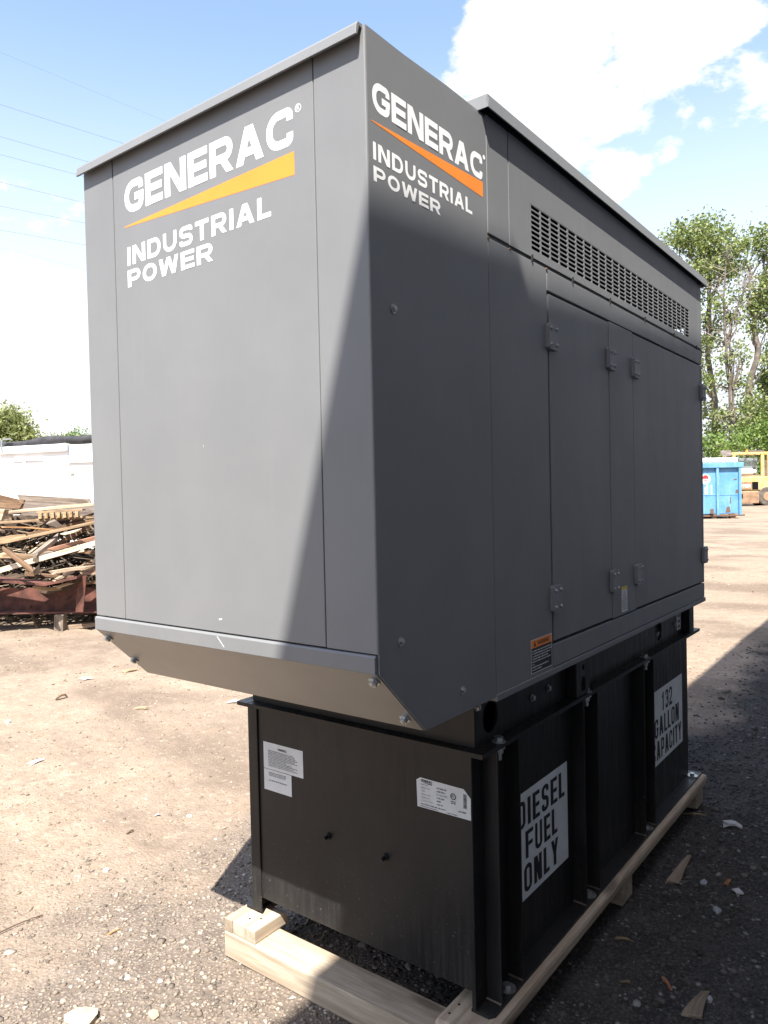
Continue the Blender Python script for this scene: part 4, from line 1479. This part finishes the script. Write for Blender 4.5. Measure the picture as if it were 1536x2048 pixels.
for xx in (3.45, 4.48):
    MB().box(xx, xx + 0.14, -0.04, -0.0005, 1.38, 1.40).build('ledge', M['whitepaint'], ct)
pa, pb = at(141.5, 1000, 15.6), at(520, 1000, 14.4)
ax = Vector((pb.x - pa.x, pb.y - pa.y, 0)); Lc = ax.length
ct = thing('white_container', (pa.x, pa.y, gz1(pa.x, pa.y)), ax, 'white container with small grey vents, partly hidden by the generator', 'container')
MB().box(0.0, Lc, 0.0, 2.4, 0.25, HZ - 0.02).build('wall', M['whitepaint'], ct, 0.01)
MB().box(0.0, Lc, -0.045, -0.001, HZ - 0.40, HZ - 0.36).build('ledge', M['whitepaint'], ct)
M['vent'] = plain('grey_vent', (0.33, 0.32, 0.30), 0.6)
for z0 in (1.98, 1.23):
    mb = MB().box(0.02, 0.12, -0.03, -0.0005, z0, z0 + 0.08)
    mb.build('vent', M['vent'], ct)
MB().box(0.02, 1.2, -0.03, -0.0005, 1.335, 1.352).build('seam', M['dark'], ct)
d_ = MB(); gv, gf = text_geo('F', 0.40, 1.19, 0.07, 0.05, 0.03)
d_.add([(a, -0.004, z) for a, z in gv], gf)
d_.build('letter', M['blueink'], ct, normals=False)
tp = [(k / 12 * Lc, 0.06, HZ + 0.08 - 0.03 * (k / 12)) for k in range(13)]
MB().tube(tp, [0.085 + 0.02 * math.sin(k * 2.1) for k in range(13)], 10).build('tarp_roll', M['tarp'], ct, smooth_=True)

# ------------------------------------------------------------------ trees
def leaf_mat(name, c0, c1, c2):
    mt, nt, b = mat(name)
    g = nt.nodes.new('ShaderNodeNewGeometry')
    cr = nt.nodes.new('ShaderNodeValToRGB')
    e = cr.color_ramp.elements
    e[0].color = (*c0, 1); e[1].color = (*c2, 1)
    q = e.new(0.5); q.color = (*c1, 1)
    nt.links.new(g.outputs['Random Per Island'], cr.inputs[0])
    setc(b, 'Base Color', cr.outputs[0])
    b.inputs['Roughness'].default_value = 0.5
    b.inputs['Specular IOR Level'].default_value = 0.35
    tr = nt.nodes.new('ShaderNodeBsdfTranslucent')
    nt.links.new(mixc(nt, 0.5, cr.outputs[0], (0.16, 0.22, 0.02)), tr.inputs['Color'])
    mx = nt.nodes.new('ShaderNodeMixShader'); mx.inputs[0].default_value = 0.38
    nt.links.new(b.outputs[0], mx.inputs[1]); nt.links.new(tr.outputs[0], mx.inputs[2])
    out = [n for n in nt.nodes if n.type == 'OUTPUT_MATERIAL'][0]
    nt.links.new(mx.outputs[0], out.inputs[0])
    return mt


M['leafA'] = leaf_mat('cottonwood_leaf', (0.08, 0.12, 0.04), (0.19, 0.24, 0.075), (0.36, 0.39, 0.16))
M['leafB'] = leaf_mat('broadleaf', (0.07, 0.13, 0.03), (0.15, 0.24, 0.055), (0.27, 0.35, 0.10))
M['leafC'] = leaf_mat('olive_leaf', (0.15, 0.18, 0.06), (0.26, 0.29, 0.11), (0.36, 0.38, 0.18))
M['bark'] = plain('grey_brown_bark', (0.12, 0.10, 0.082), 0.9, var=0.35, scale=3, bmp=0.6, bscale=9)
M['deadwood'] = plain('bleached_dead_twig', (0.36, 0.31, 0.27), 0.9, var=0.2, scale=3)


def foliage(blobs, n_per, leaf, seed, squash=0.85, clump=0.42):
    """leaf quads gathered in clumps through each blob's volume; blobs: (centre, radius)"""
    r = np.random.default_rng(seed)
    V = []
    for c, R in blobs:
        nc = max(8, int(n_per * R * R / 7))
        d = r.normal(size=(nc, 3)); d /= np.linalg.norm(d, axis=1)[:, None]
        cc = np.array(c) + d * (R * r.uniform(0.15, 1.0, (nc, 1)) ** 0.55) * [1, 1, squash]
        cc += r.normal(0, R * 0.10, (nc, 3))
        m_ = 16
        p = (cc[:, None] + r.normal(0, clump, (nc, m_, 3)) * r.uniform(0.5, 1.2, (nc, 1, 1))).reshape(-1, 3)
        n = len(p)
        a = r.normal(size=(n, 3)); a /= np.linalg.norm(a, axis=1)[:, None]
        b_ = np.cross(a, r.normal(size=(n, 3))); b_ /= np.linalg.norm(b_, axis=1)[:, None]
        s = leaf * r.uniform(0.6, 1.3, (n, 1))
        q = np.stack([p - a * s, p - b_ * s * 0.55, p + a * s, p + b_ * s * 0.55], 1)
        V.append(q.reshape(-1, 3))
    V = np.concatenate(V)
    return V, np.arange(len(V)).reshape(-1, 4)


def tree(name, label, D, trunks, blobs, material, n_per=120, leaf=0.13, seed=0, group=None, dead=0, clump=0.42):
    """trunks: lists of (u, v, radius m); blobs: (u, v, radius px, depth offset)"""
    base = at(trunks[0][0][0], trunks[0][0][1], D)
    base.z = gz1(base.x, base.y)
    t = empty(name, base)
    tag(t, label, 'tree', group)
    r = random.Random(seed)
    for tr in trunks:
        pts = [at(u, v, D) for u, v, _ in tr]
        if tr is trunks[0]:
            pts[0].z = base.z - 0.1
        dense, rad = [], []
        for (p, q, a, b_) in zip(pts[:-1], pts[1:], tr[:-1], tr[1:]):
            for k in range(4):
                s = k / 4
                dense.append(p.lerp(q, s) + Vector((r.gauss(0, .05), r.gauss(0, .05), 0))); rad.append(a[2] * (1 - s) + b_[2] * s)
        dense.append(pts[-1]); rad.append(tr[-1][2])
        MB().tube(dense, rad, 8).build('trunk' if tr is trunks[0] else 'limb', M['bark'], t, smooth_=True)
    bl = [(at(u, v, D + dz), R / FPX * D) for u, v, R, dz in blobs]
    # limbs reaching from the trunk into each clump of the crown
    mb = MB()
    tp = [at(u, v, D) for u, v, _ in trunks[0]]
    for c, R in bl:
        src = min((p for tr in trunks for p in [at(u, v, D) for u, v, _ in tr]), key=lambda p: (p - c).length + (0 if p.z < c.z else 3))
        for _ in range(3):
            e = c + Vector((r.gauss(0, R * .5), r.gauss(0, R * .5), r.gauss(0, R * .4)))
            md = src.lerp(e, 0.5) + Vector((r.gauss(0, .2), r.gauss(0, .2), r.uniform(-.3, .1)))
            mb.tube([src, md, e], [0.07, 0.045, 0.012], 5)
    struct(mb.build('branches', M['bark'], t), 'stuff')
    if dead:
        mb = MB()
        for k in range(dead):
            tr = r.choice(trunks)
            i = r.randrange(len(tr) - 1)
            s = r.random()
            u = tr[i][0] * (1 - s) + tr[i + 1][0] * s; v = tr[i][1] * (1 - s) + tr[i + 1][1] * s
            p = at(u, v, D)
            L = r.uniform(0.8, 2.6)
            a = r.uniform(0, 6.28); el = r.uniform(-0.2, 0.9)
            dd = Vector((math.cos(a) * math.cos(el), math.sin(a) * math.cos(el), math.sin(el)))
            pts = [p]
            for j in range(3):
                dd = (dd + Vector((r.gauss(0, .25), r.gauss(0, .25), r.gauss(0, .2)))).normalized()
                pts.append(pts[-1] + dd * L / 3)
            mb.tube(pts, [0.03, 0.02, 0.013, 0.006], 4)
            for j in (1, 2):
                e2 = pts[j] + (dd + Vector((r.gauss(0, .6), r.gauss(0, .6), r.gauss(0, .6)))).normalized() * L * .4
                mb.tube([pts[j], e2], [0.014, 0.005], 4)
        struct(mb.build('dead_twigs', M['deadwood'], t), 'stuff')
    V, F = foliage(bl, n_per, leaf, seed, clump=clump)
    cr = np_mesh('crown', V, F, material)
    adopt(cr, t)
    return t


TG = 'tall trees beyond the blue dumpster'
tree('cottonwood_tree', 'tall cottonwood rising behind the rear roof corner of the generator', 60,
     [[(1432, 925, .26), (1428, 800, .24), (1416, 690, .2), (1420, 600, .18), (1416, 540, .11), (1420, 470, .04)],
      [(1420, 600, .15), (1440, 560, .10), (1462, 535, .04)]],
     [(1385, 470, 32, 0), (1412, 455, 30, 1), (1440, 475, 30, -1), (1400, 500, 36, 0), (1432, 510, 34, 1), (1450, 540, 28, 0), (1412, 540, 34, -1),
      (1365, 455, 14, 0), (1362, 485, 14, 0), (1398, 575, 20, 1), (1425, 600, 16, -1), (1398, 640, 18, 0), (1440, 640, 12, 0), (1408, 690, 20, 0), (1340, 480, 20, 2), (1395, 760, 22, 0), (1330, 520, 30, 2), (1425, 660, 16, 0), (1412, 820, 26, 1), (1440, 860, 24, 0), (1415, 870, 22, 0), (1400, 720, 18, 0)],
     M['leafA'], 175, 0.15, 31, TG)
tree('cottonwood_tree', 'slender half-dead cottonwood with bare bleached twigs above the dumpster', 57,
     [[(1462, 915, .16), (1460, 800, .14), (1450, 690, .11), (1447, 600, .08), (1452, 520, .05)],
      [(1474, 900, .13), (1466, 780, .10), (1460, 680, .08), (1462, 640, .08), (1500, 560, .02)],
      [(1450, 690, .1), (1480, 600, .05), (1500, 540, .02)]],
     [(1470, 500, 24, 0), (1492, 485, 20, 0), (1478, 530, 20, 0), (1440, 610, 12, 0), (1462, 640, 10, 0), (1450, 720, 16, 0), (1475, 700, 12, 0), (1430, 760, 20, 0), (1478, 770, 20, 0), (1450, 830, 22, 0), (1485, 720, 9, 0), (1470, 830, 22, 1), (1440, 680, 14, 1), (1465, 590, 12, 0), (1490, 850, 24, 0), (1495, 810, 18, 0)],
     M['leafA'], 180, 0.14, 32, TG, dead=110)
tree('cottonwood_tree', 'leaning cottonwood with thick pale trunk behind the forklift', 60,
     [[(1480, 930, .26), (1500, 780, .25), (1516, 700, .23), (1508, 640, .18), (1530, 560, .12)],
      [(1508, 640, .14), (1496, 600, .10), (1500, 560, .04)]],
     [(1520, 590, 32, 0), (1500, 620, 26, 0), (1540, 560, 34, 0), (1535, 640, 26, 0), (1515, 480, 24, 0), (1545, 470, 30, 0), (1500, 660, 14, 0), (1560, 600, 40, 0), (1535, 500, 24, 0), (1530, 720, 16, 0), (1505, 800, 24, 0)],
     M['leafA'], 175, 0.15, 33, TG)
tree('cottonwood_tree', 'dark trunked cottonwood at the right edge of the picture', 64,
     [[(1527, 930, .26), (1530, 800, .22), (1545, 690, .22), (1555, 580, .1)]],
     [(1530, 760, 26, 0), (1545, 820, 30, 0), (1520, 840, 24, 0), (1560, 700, 30, 0), (1580, 600, 46, 0), (1590, 520, 40, 0), (1600, 700, 46, 0), (1500, 860, 24, 0)],
     M['leafB'], 260, 0.16, 34, TG)
for k, (u, v, R, D, lab) in enumerate(((1420, 885, 30, 52, 'bright green bush behind the blue dumpster, left of the trunks'),
                                     (1462, 880, 30, 54, 'green bush between the blue dumpster and the tree trunks'),
                                     (1505, 872, 34, 56, 'leafy green bush behind the forklift roof'),
                                     (1550, 865, 44, 56, 'large green bush at the right edge behind the forklift'),
                                     (1360, 890, 36, 56, 'green bush hidden mostly behind the generator rear edge'))):
    tree('bush', lab, D, [[(u, 930, .1), (u + 3, v, .04)]], [(u, v, R, 0), (u - R * .7, v + 14, R * .7, 0), (u + R * .7, v + 12, R * .7, 1), (u, v + 24, R, 0)], M['leafB'], 130, 0.12, 50 + k, 'bushes along the far yard edge', clump=0.3)
tree('broadleaf_tree', 'round pale green tree above the white container at the left edge', 60,
     [[(14, 990, .35), (10, 900, .25), (5, 850, .12)]],
     [(5, 848, 38, 0), (32, 842, 28, 0), (-25, 850, 44, 0), (48, 862, 20, 0), (56, 878, 18, 0), (10, 876, 36, 0), (20, 828, 16, 0), (-60, 860, 40, 0), (45, 885, 22, 0)],
     M['leafC'], 200, 0.16, 61)
for k, (u, v, R, lab) in enumerate(((75, 878, 15, 'low pale bush seen over the white container, beside the round tree'), (105, 880, 13, 'low dim bush in the middle of the gap over the white container'),
                                   (145, 874, 18, 'rounded dark green bush seen over the container tarp'), (175, 878, 16, 'dark green bush beside the generator edge, over the tarp'))):
    tree('bush', lab, 70, [[(u, 990, .1), (u, v, .05)]], [(u, v, R, 0), (u - R * .8, v + 5, R * .7, 0), (u + R * .8, v + 5, R * .7, 0), (u, v + 14, R, 0)], (M['leafB'] if k > 1 else M['leafC']), 150, 0.13, 70 + k, 'bushes far beyond the containers', clump=0.3)
rw = np.random.default_rng(77)
bl = []
for k in range(150):
    u = rw.uniform(-700, 2300); D = rw.uniform(120, 170)
    p = at(u, 980, D); p.z = gz1(p.x, p.y) + rw.uniform(1, 4.5)
    bl.append((p, rw.uniform(2.2, 4.2)))
V, F = foliage(bl, 45, 0.4, 78, clump=0.9)
struct(np_mesh('far_woods', V, F, M['leafB']), 'stuff', 'low far-off woods along the horizon')

# ------------------------------------------------------------------ blue dumpster
mt, nt, b = mat('worn_blue_paint')
v = coords(nt)
f = noise(nt, v, 1.6, 7.0, 0.7)
f2 = noise(nt, coords(nt, (6, 6, 1)), 1.0, 6.0, 0.7)
c = mixc(nt, smooth(nt, f, 0.3, 0.7), (0.07, 0.21, 0.40), (0.13, 0.30, 0.48))
c = mixc(nt, smooth(nt, f2, 0.52, 0.72, 0, .5), c, (0.28, 0.42, 0.53))
c = mixc(nt, smooth(nt, f, 0.62, 0.70), c, (0.24, 0.13, 0.08))
setc(b, 'Base Color', c); b.inputs['Roughness'].default_value = 0.6
M['blue'] = mt
p0 = at(1482, 1034, 30.0)
dm = thing('dumpster', (p0.x, p0.y, gz1(p0.x, p0.y)), RH, 'battered blue steel roll-off dumpster in the far yard', 'dumpster')
MB().box(-4.6, 0.0, 0.0, 2.2, 0.20, 2.06).build('side_wall', M['blue'], dm, 0.01)
MB().box(-4.7, 0.08, -0.13, 0.10, 2.06, 2.27).build('top_rail', M['blue'], dm, 0.02)
MB().box(-4.7, 0.08, 2.1, 2.3, 2.06, 2.27).build('top_rail', M['blue'], dm, 0.02)
for xx in (-0.06, -0.97, -1.90, -2.85, -3.8):
    MB().box(xx - 0.05, xx + 0.05, -0.11, -0.001, 0.14, 2.058).build('rib', M['blue'], dm, 0.01)
MB().box(-4.6, 0.12, -0.09, -0.001, 0.10, 0.165).build('floor_rail', M['rust'], dm)
for xx in (-1.10, -3.9, -0.35):
    mb = MB().cyl((xx, -0.05, 0.11), (xx, 0.12, 0.11), 0.12, n=16)
    mb.build('wheel', M['rust'], dm)
M['crease'] = M['blue']
for z in (0.95,):
    MB().box(-4.5, -0.12, -0.012, -0.001, z, z + 0.05).build('crease', M['blue'], dm, 0.005)
dq = Decal('y', -0.003)
dq.pl = 'y'; dq.pos = -0.003
dq.disc(-1.42, 1.62, 0.20, 0, 24, 0.0)
dq.disc(-1.42, 1.66, 0.13, 1, 20, 0.002)
dq.rect(-1.56, -1.30, 1.58, 1.62, 0, 0.004)
dq.build('round_decal', [M['whitevinyl'], M['redink']], dm, 'round red and white decal')
dq = Decal('y', -0.003)
for a0, a1, z0, z1 in ((-1.37, -1.33, 0.95, 1.40), (-1.45, -1.42, 1.0, 1.30), (-1.20, -1.165, 0.95, 1.38), (-1.18, -1.06, 0.95, 0.98)):
    dq.rect(a0, a1, z0, z1, 0, 0.0)
dq.build('paint_mark', [M['whitevinyl']], dm)
for x_, z_, w_, h_ in ((-0.62, 0.24, 0.20, 0.26), (-0.22, 1.02, 0.12, 0.16), (-0.45, 0.60, 0.05, 0.30), (-1.75, 0.4, 0.2, 0.12), (-0.30, 1.55, 0.16, 0.06)):
    MB().prism([(x_, z_), (x_ + w_, z_ + .02), (x_ + w_ * .8, z_ + h_), (x_ + w_ * .2, z_ + h_ * .9)], 'y', -0.006, -0.0015).build('rust_patch', M['rust'], dm)
MB().box(-1.30, -1.16, -0.16, -0.112, 0.20, 0.42).build('hook', M['rust'], dm, 0.02)
p1 = at(1473, 1034, 33.5)
wc = thing('white_bin', (p1.x, p1.y, gz1(p1.x, p1.y)), RH, 'white steel bin standing behind the blue dumpster', 'bin')
MB().box(-4.5, 0, 0, 2.0, 0.15, 2.48).build('side_wall', M['whitepaint'], wc, 0.01)
MB().box(-4.55, 0.05, -0.08, 0.0 - 0.001, 2.36, 2.55).build('top_rail', M['whitepaint'], wc, 0.01)
for xx in (-0.05, -0.6, -1.2, -1.9):
    MB().box(xx - 0.04, xx + 0.04, -0.06, -0.001, 0.2, 2.358).build('rib', M['whitepaint'], wc)
o = plank('grey_panel', at(1443, 907, 34.0), at(1463, 906, 34.2), 0.05, 0.28, M['scrapwood'], None, up=(Vector((0, 0, 1)) + FH * 0.5).normalized(), color=(.5, .5, .56, 1))
tag(o, 'grey weathered panel sticking up out of the white bin', 'panel')

# ------------------------------------------------------------------ yellow forklift
mt, nt, b = mat('worn_yellow_paint')
f = noise(nt, coords(nt), 2.6, 7.0, 0.7)
c = mixc(nt, smooth(nt, f, 0.35, 0.6), (0.47, 0.30, 0.09), (0.56, 0.41, 0.18))
c = mixc(nt, smooth(nt, f, 0.62, 0.70), c, (0.28, 0.15, 0.07))
setc(b, 'Base Color', c); b.inputs['Roughness'].default_value = 0.6
M['yellow'] = mt
M['rustbrown'] = plain('dusty_brown_casting', (0.27, 0.165, 0.10), 0.85, var=0.3, scale=3)
M['tyre'] = plain('dusty_tyre', (0.10, 0.085, 0.07), 0.9, var=0.3, scale=5)
M['lpg'] = plain('white_gas_cylinder', (0.72, 0.70, 0.66), 0.45, var=0.05)
mt, nt, b = mat('cab_glass')
setc(b, 'Base Color', (0.55, 0.62, 0.62)); b.inputs['Roughness'].default_value = 0.05
b.inputs['Transmission Weight'].default_value = 0.75
M['glass'] = mt
p2 = at(1484, 1010, 43.0)
fk = thing('forklift', (p2.x, p2.y, gz1(p2.x, p2.y)), RH, 'dusty yellow forklift with white gas cylinder parked behind the dumpster', 'forklift')
MB().box(-0.75, 1.02, 0.0, 1.2, 0.14, 0.87).build('counterweight', M['rustbrown'], fk, 0.06, 3)
MB().box(-0.05, 0.05, -0.012, -0.001, 0.45, 0.72).build('tow_pocket', M['dark'], fk)
MB().box(-0.80, 2.6, 0.05, 1.6, 0.90, 1.70).build('body', M['yellow'], fk, 0.07, 3)
MB().box(-0.75, 0.58, 0.0, 0.06, 0.97, 1.42).build('name_panel', M['rustbrown'], fk, 0.01)
dq = Decal('y', -0.004)
dq.word('HYSTER', -0.50, 0.52, 1.09, 1.24, 0, 0.22, 0.14, 0.0)
dq.build('brand_lettering', [M['whitevinyl']], fk)
MB().box(0.62, 0.98, 0.03, 0.052, 0.95, 1.40).build('recess_shade', M['dark'], fk)  # flat dark plate whose colour stands in for the shade of a recess
for xx in (1.50, 3.1):
    mb = MB().cyl((xx, 0.02, 0.55), (xx, 0.34, 0.55), 0.55, n=28)
    wh = mb.build('tyre', M['tyre'], fk, 0.05, 3)
    MB().cyl((xx, -0.01, 0.55), (xx, 0.019, 0.55), 0.26, 0.22, n=20).build('rim', M['rustbrown'], wh)
MB().cyl((1.50, 0.36, 0.60), (1.50, 0.9, 0.60), 0.66, n=24).build('wheel_arch', M['dark'], fk)
for xx, yy_ in ((-0.34, 0.25), (1.33, 0.25), (-0.34, 1.45), (2.3, 0.4), (2.3, 1.4)):
    MB().box(xx - 0.09, xx + 0.09, yy_ - 0.07, yy_ + 0.07, 1.68, 3.02).build('guard_post', M['yellow'], fk, 0.02)
mb = MB()
mb.box(-0.45, 2.45, 0.18, 0.32, 3.02, 3.14); mb.box(-0.45, 2.45, 1.38, 1.5, 3.02, 3.14)
for k in range(7):
    mb.box(-0.40 + k * 0.45, -0.33 + k * 0.45, 0.32, 1.38, 3.04, 3.10)
mb.build('overhead_guard', M['yellow'], fk, 0.01)
MB().box(0.06, 1.22, 0.62, 0.64, 1.82, 2.82).build('rear_window', M['glass'], fk)
mb = MB().cyl((-0.15, 0.32, 2.0), (0.72, 0.32, 2.0), 0.20, n=24)
mb.cyl((0.72, 0.32, 2.0), (0.86, 0.32, 2.0), 0.20, 0.11, n=24); mb.cyl((0.86, 0.32, 2.0), (0.95, 0.32, 2.0), 0.12, 0.12, n=16)
mb.build('gas_cylinder', M['lpg'], fk, smooth_=False)
MB().box(-0.1, 1.2, 0.16, 0.5, 1.71, 1.80).build('cylinder_cradle', M['rustbrown'], fk)
mb = MB().cyl((0.44, 0.25, 3.14), (0.44, 0.25, 3.28), 0.07, 0.05, n=14)
mb.build('beacon', M['orangevinyl'], fk)
MB().box(0.55, 1.6, 0.5, 1.2, 3.145, 3.26).build('roof_tray', M['tyre'], fk, 0.03)
MB().box(0.9, 1.2, 0.62, 1.1, 1.70, 2.35).build('seat', M['tyre'], fk, 0.05)
MB().box(1.33, 1.40, 0.19, 0.199, 2.05, 2.25).build('tail_light', M['redink'], fk)
mb = MB(); mb.box(3.7, 3.85, 0.3, 0.45, 0.1, 3.6); mb.box(3.7, 3.85, 1.2, 1.35, 0.1, 3.6); mb.box(3.7, 3.85, 0.45, 1.2, 3.4, 3.55)
mb.build('mast', M['rustbrown'], fk)

# ------------------------------------------------------------------ power lines crossing the left sky
M['wire'] = plain('grey_power_cable', (0.10, 0.10, 0.11), 0.6)
for k, (v0, v1, u1, lab) in enumerate(((104, 236, 315, 'highest power cable, faint, meeting the hood cap mid way'), (209, 282, 231, 'second power cable from the top, meeting the sloping hood cap'),
                                      (273, 319, 160, 'third power cable from the top, ending at the hood cap corner'), (309, 351, 161, 'fourth power cable from the top, just under the hood cap corner'),
                                      (364, 404, 162, 'fifth power cable from the top, beside the hood edge'), (412, 445, 164, 'sixth power cable from the top, beside the hood edge'),
                                      (460, 489, 166, 'seventh power cable from the top, beside the hood edge'), (495, 536, 162, 'lowest power cable, faint against the white cloud'))):
    s = (v1 - v0) / u1
    P0, P1 = at(-520, v0 - 520 * s, 48), at(900, v0 + 900 * s, 105)
    pts = [P0.lerp(P1, q / 24) for q in range(25)]
    o = MB().tube(pts, 0.006 if k in (0, 7) else 0.011, 6).build('power_cable', M['wire'], None)
    tag(o, lab, 'cable', 'power cables over the left of the yard')

# ------------------------------------------------------------------ small litter on the ground
M['scraphite'] = plain('white_litter', (0.42, 0.41, 0.40), 0.7, var=0.15)


def litter(name, label, cat, u1, v1, u2, v2, w, th, material, color=(1, 1, 1, 1), taper=0.5, group=None, jag=0.02, lift=0.0, sub=3, bow=0.004):
    a, c_ = gp(u1, v1), gp(u2, v2)
    o = plank(name, a + Vector((0, 0, th / 2 + 0.002 + lift)), c_ + Vector((0, 0, th / 2 + 0.004)), w, th, material, None, color=color, taper=taper, jag=jag, seed=len(label), sub=sub, bow=bow, bevel=0.001)
    return tag(o, label, cat, group)


WS = 'wood splinters in the shade right of the skid'
litter('wood_splinter', 'broad torn wood splinter lying alone right of the skid', 'splinter', 1345, 1769, 1379, 1716, 0.045, 0.008, M['scrapwood'], (.6, .54, .48, 1), .7, WS)
litter('wood_splinter', 'thin pale splinter beside the far skid block', 'splinter', 1368, 1629, 1420, 1635, 0.014, 0.006, M['scrapwood'], (.65, .56, .44, 1), .6, WS)
litter('wood_splinter', 'stout splinter at the bottom edge in the shade', 'splinter', 1382, 2040, 1409, 1995, 0.050, 0.010, M['scrapwood'], (.5, .46, .40, 1), .6, WS)
litter('wood_splinter', 'small thin splinter close under the skid runner', 'splinter', 1234, 1879, 1270, 1887, 0.012, 0.005, M['scrapwood'], (.9, .8, .62, 1), .6, WS)
litter('wood_splinter', 'tiny reddish splinter in the shaded gravel', 'splinter', 1328, 1962, 1340, 1980, 0.010, 0.005, M['scrapwood'], (1.1, .6, .4, 1), .5, WS)
litter('wood_splinter', 'short pale chip left of the reddish splinter', 'splinter', 1247, 1966, 1268, 1972, 0.009, 0.004, M['scrapwood'], (.7, .6, .45, 1), .4, WS)
litter('plastic_scrap', 'white crumpled plastic scrap in the shade', 'scrap', 1450, 1652, 1482, 1658, 0.05, 0.010, M['scraphite'], taper=.6, bow=.012)
litter('paper_scrap', 'small white paper scrap below the plastic one', 'scrap', 1473, 1783, 1484, 1796, 0.028, 0.004, M['scraphite'], taper=.2)
litter('wood_chip', 'small orange wood chip beside the paper scrap', 'chip', 1454, 1770, 1462, 1762, 0.016, 0.006, M['scrapwood'], (.8, .45, .25, 1), .2)
litter('twig', 'thin dark twig lying in the sunlit gravel at the left edge', 'twig', -40, 1889, 89, 1832, 0.005, 0.004, M['scrapwood'], (.4, .33, .28, 1), .5, bow=0.008, sub=6)
litter('twig', 'short tan twig in the gravel left of the skid', 'twig', 222, 1869, 248, 1859, 0.006, 0.004, M['scrapwood'], (1.3, .9, .5, 1), .5)
litter('twig', 'tiny twig in the damp patch left of the skid', 'twig', 255, 1668, 272, 1661, 0.010, 0.005, M['scrapwood'], (.6, .5, .4, 1), .5)
litter('twig', 'dark curled twig on the dirt beyond the hood', 'twig', 112, 1400, 138, 1394, 0.03, 0.012, M['scrapwood'], (.6, .5, .4, 1), .5, bow=0.02)
litter('board_scrap', 'flat tan wood scrap on the sunlit dirt below the hood corner', 'scrap', 248, 1345, 272, 1341, 0.05, 0.008, M['scrapwood'], (1.0, .85, .65, 1), .3)
litter('board_scrap', 'flat tan wood scrap on the dirt left of the tank', 'scrap', 271, 1418, 294, 1418, 0.04, 0.008, M['scrapwood'], (1.1, .95, .75, 1), .3)
litter('paper_scrap', 'flat white litter on the dirt far left of the tank', 'scrap', 62, 1528, 86, 1520, 0.05, 0.003, M['scraphite'], taper=.3)
litter('paper_scrap', 'white litter on the dirt under the hood corner bolts', 'scrap', 164, 1359, 180, 1357, 0.10, 0.004, M['scraphite'], taper=.3)
litter('paper_scrap', 'white strip of litter beside the tank flange', 'scrap', 458, 1404, 482, 1404, 0.07, 0.004, M['scraphite'], taper=.2)
litter('paper_scrap', 'white litter by the pale patch left of the tank', 'scrap', 312, 1632, 322, 1631, 0.016, 0.004, M['scraphite'], taper=.2)


def rock(label, u, v, s, c, flat=0.6, seed=0, group='larger stones on the yard'):
    p = gp(u, v)
    bm = bmesh.new(); bmesh.ops.create_icosphere(bm, subdivisions=2, radius=1.0)
    r = random.Random(seed)
    ph = [r.uniform(0, 6) for _ in range(6)]
    for q in bm.verts:
        n = 1 + 0.18 * math.sin(3 * q.co.x + ph[0]) + 0.16 * math.sin(4 * q.co.y + ph[1]) + 0.10 * math.sin(7 * q.co.z + ph[2]) + r.uniform(-.05, .05)
        q.co = Vector((q.co.x * s * n, q.co.y * s * 0.75 * n, q.co.z * s * flat * n))
    me = bpy.data.meshes.new('stone'); bm.to_mesh(me); bm.free()
    me.materials.append(plain('stone_' + str(seed), c, 0.9, var=0.2, scale=40, bmp=0.4, bscale=120))
    o = bpy.data.objects.new('stone', me); COL.objects.link(o)
    o.location = p + Vector((0, 0, s * flat * 0.45)); o.rotation_euler = (0, 0, r.uniform(0, 6))
    tag(o, label, 'stone', group)


rock('broad flat pale stone at the bottom left edge', 165, 2040, 0.05, (0.44, 0.36, 0.26), 0.3, 1)
rock('rounded tan stone right of the flat one, near the bottom edge', 308, 2033, 0.018, (0.40, 0.32, 0.23), 0.6, 2)
rock('bright white angular stone in the sunlit gravel', 255, 1958, 0.010, (0.70, 0.68, 0.64), 0.7, 3)
rock('second white stone right of the bright angular one', 320, 1964, 0.009, (0.68, 0.66, 0.62), 0.5, 4)
rock('white pebble on the dirt above the damp patch', 213, 1743, 0.012, (0.62, 0.60, 0.56), 0.7, 5)
rock('small white pebble on the dirt left of the tank shadow', 379, 1634, 0.012, (0.66, 0.64, 0.6), 0.7, 6)
rock('grey-white pebble alone on the far left dirt', 16, 1447, 0.022, (0.5, 0.48, 0.46), 0.7, 7)
rock('tan stone under the front of the tank', 816, 1934, 0.012, (0.30, 0.25, 0.19), 0.6, 8)
rock('pale blue-grey stone in the shade near the splinter', 1408, 1767, 0.016, (0.36, 0.38, 0.40), 0.6, 9)
rock('grey stone in the shade below the paper scrap', 1435, 1825, 0.020, (0.26, 0.27, 0.28), 0.5, 10)
rock('grey stone at the bottom right beside the stout splinter', 1418, 2001, 0.014, (0.34, 0.34, 0.35), 0.6, 11)

for o in scene.objects:
    if '_base' in o:
        del o['_base']
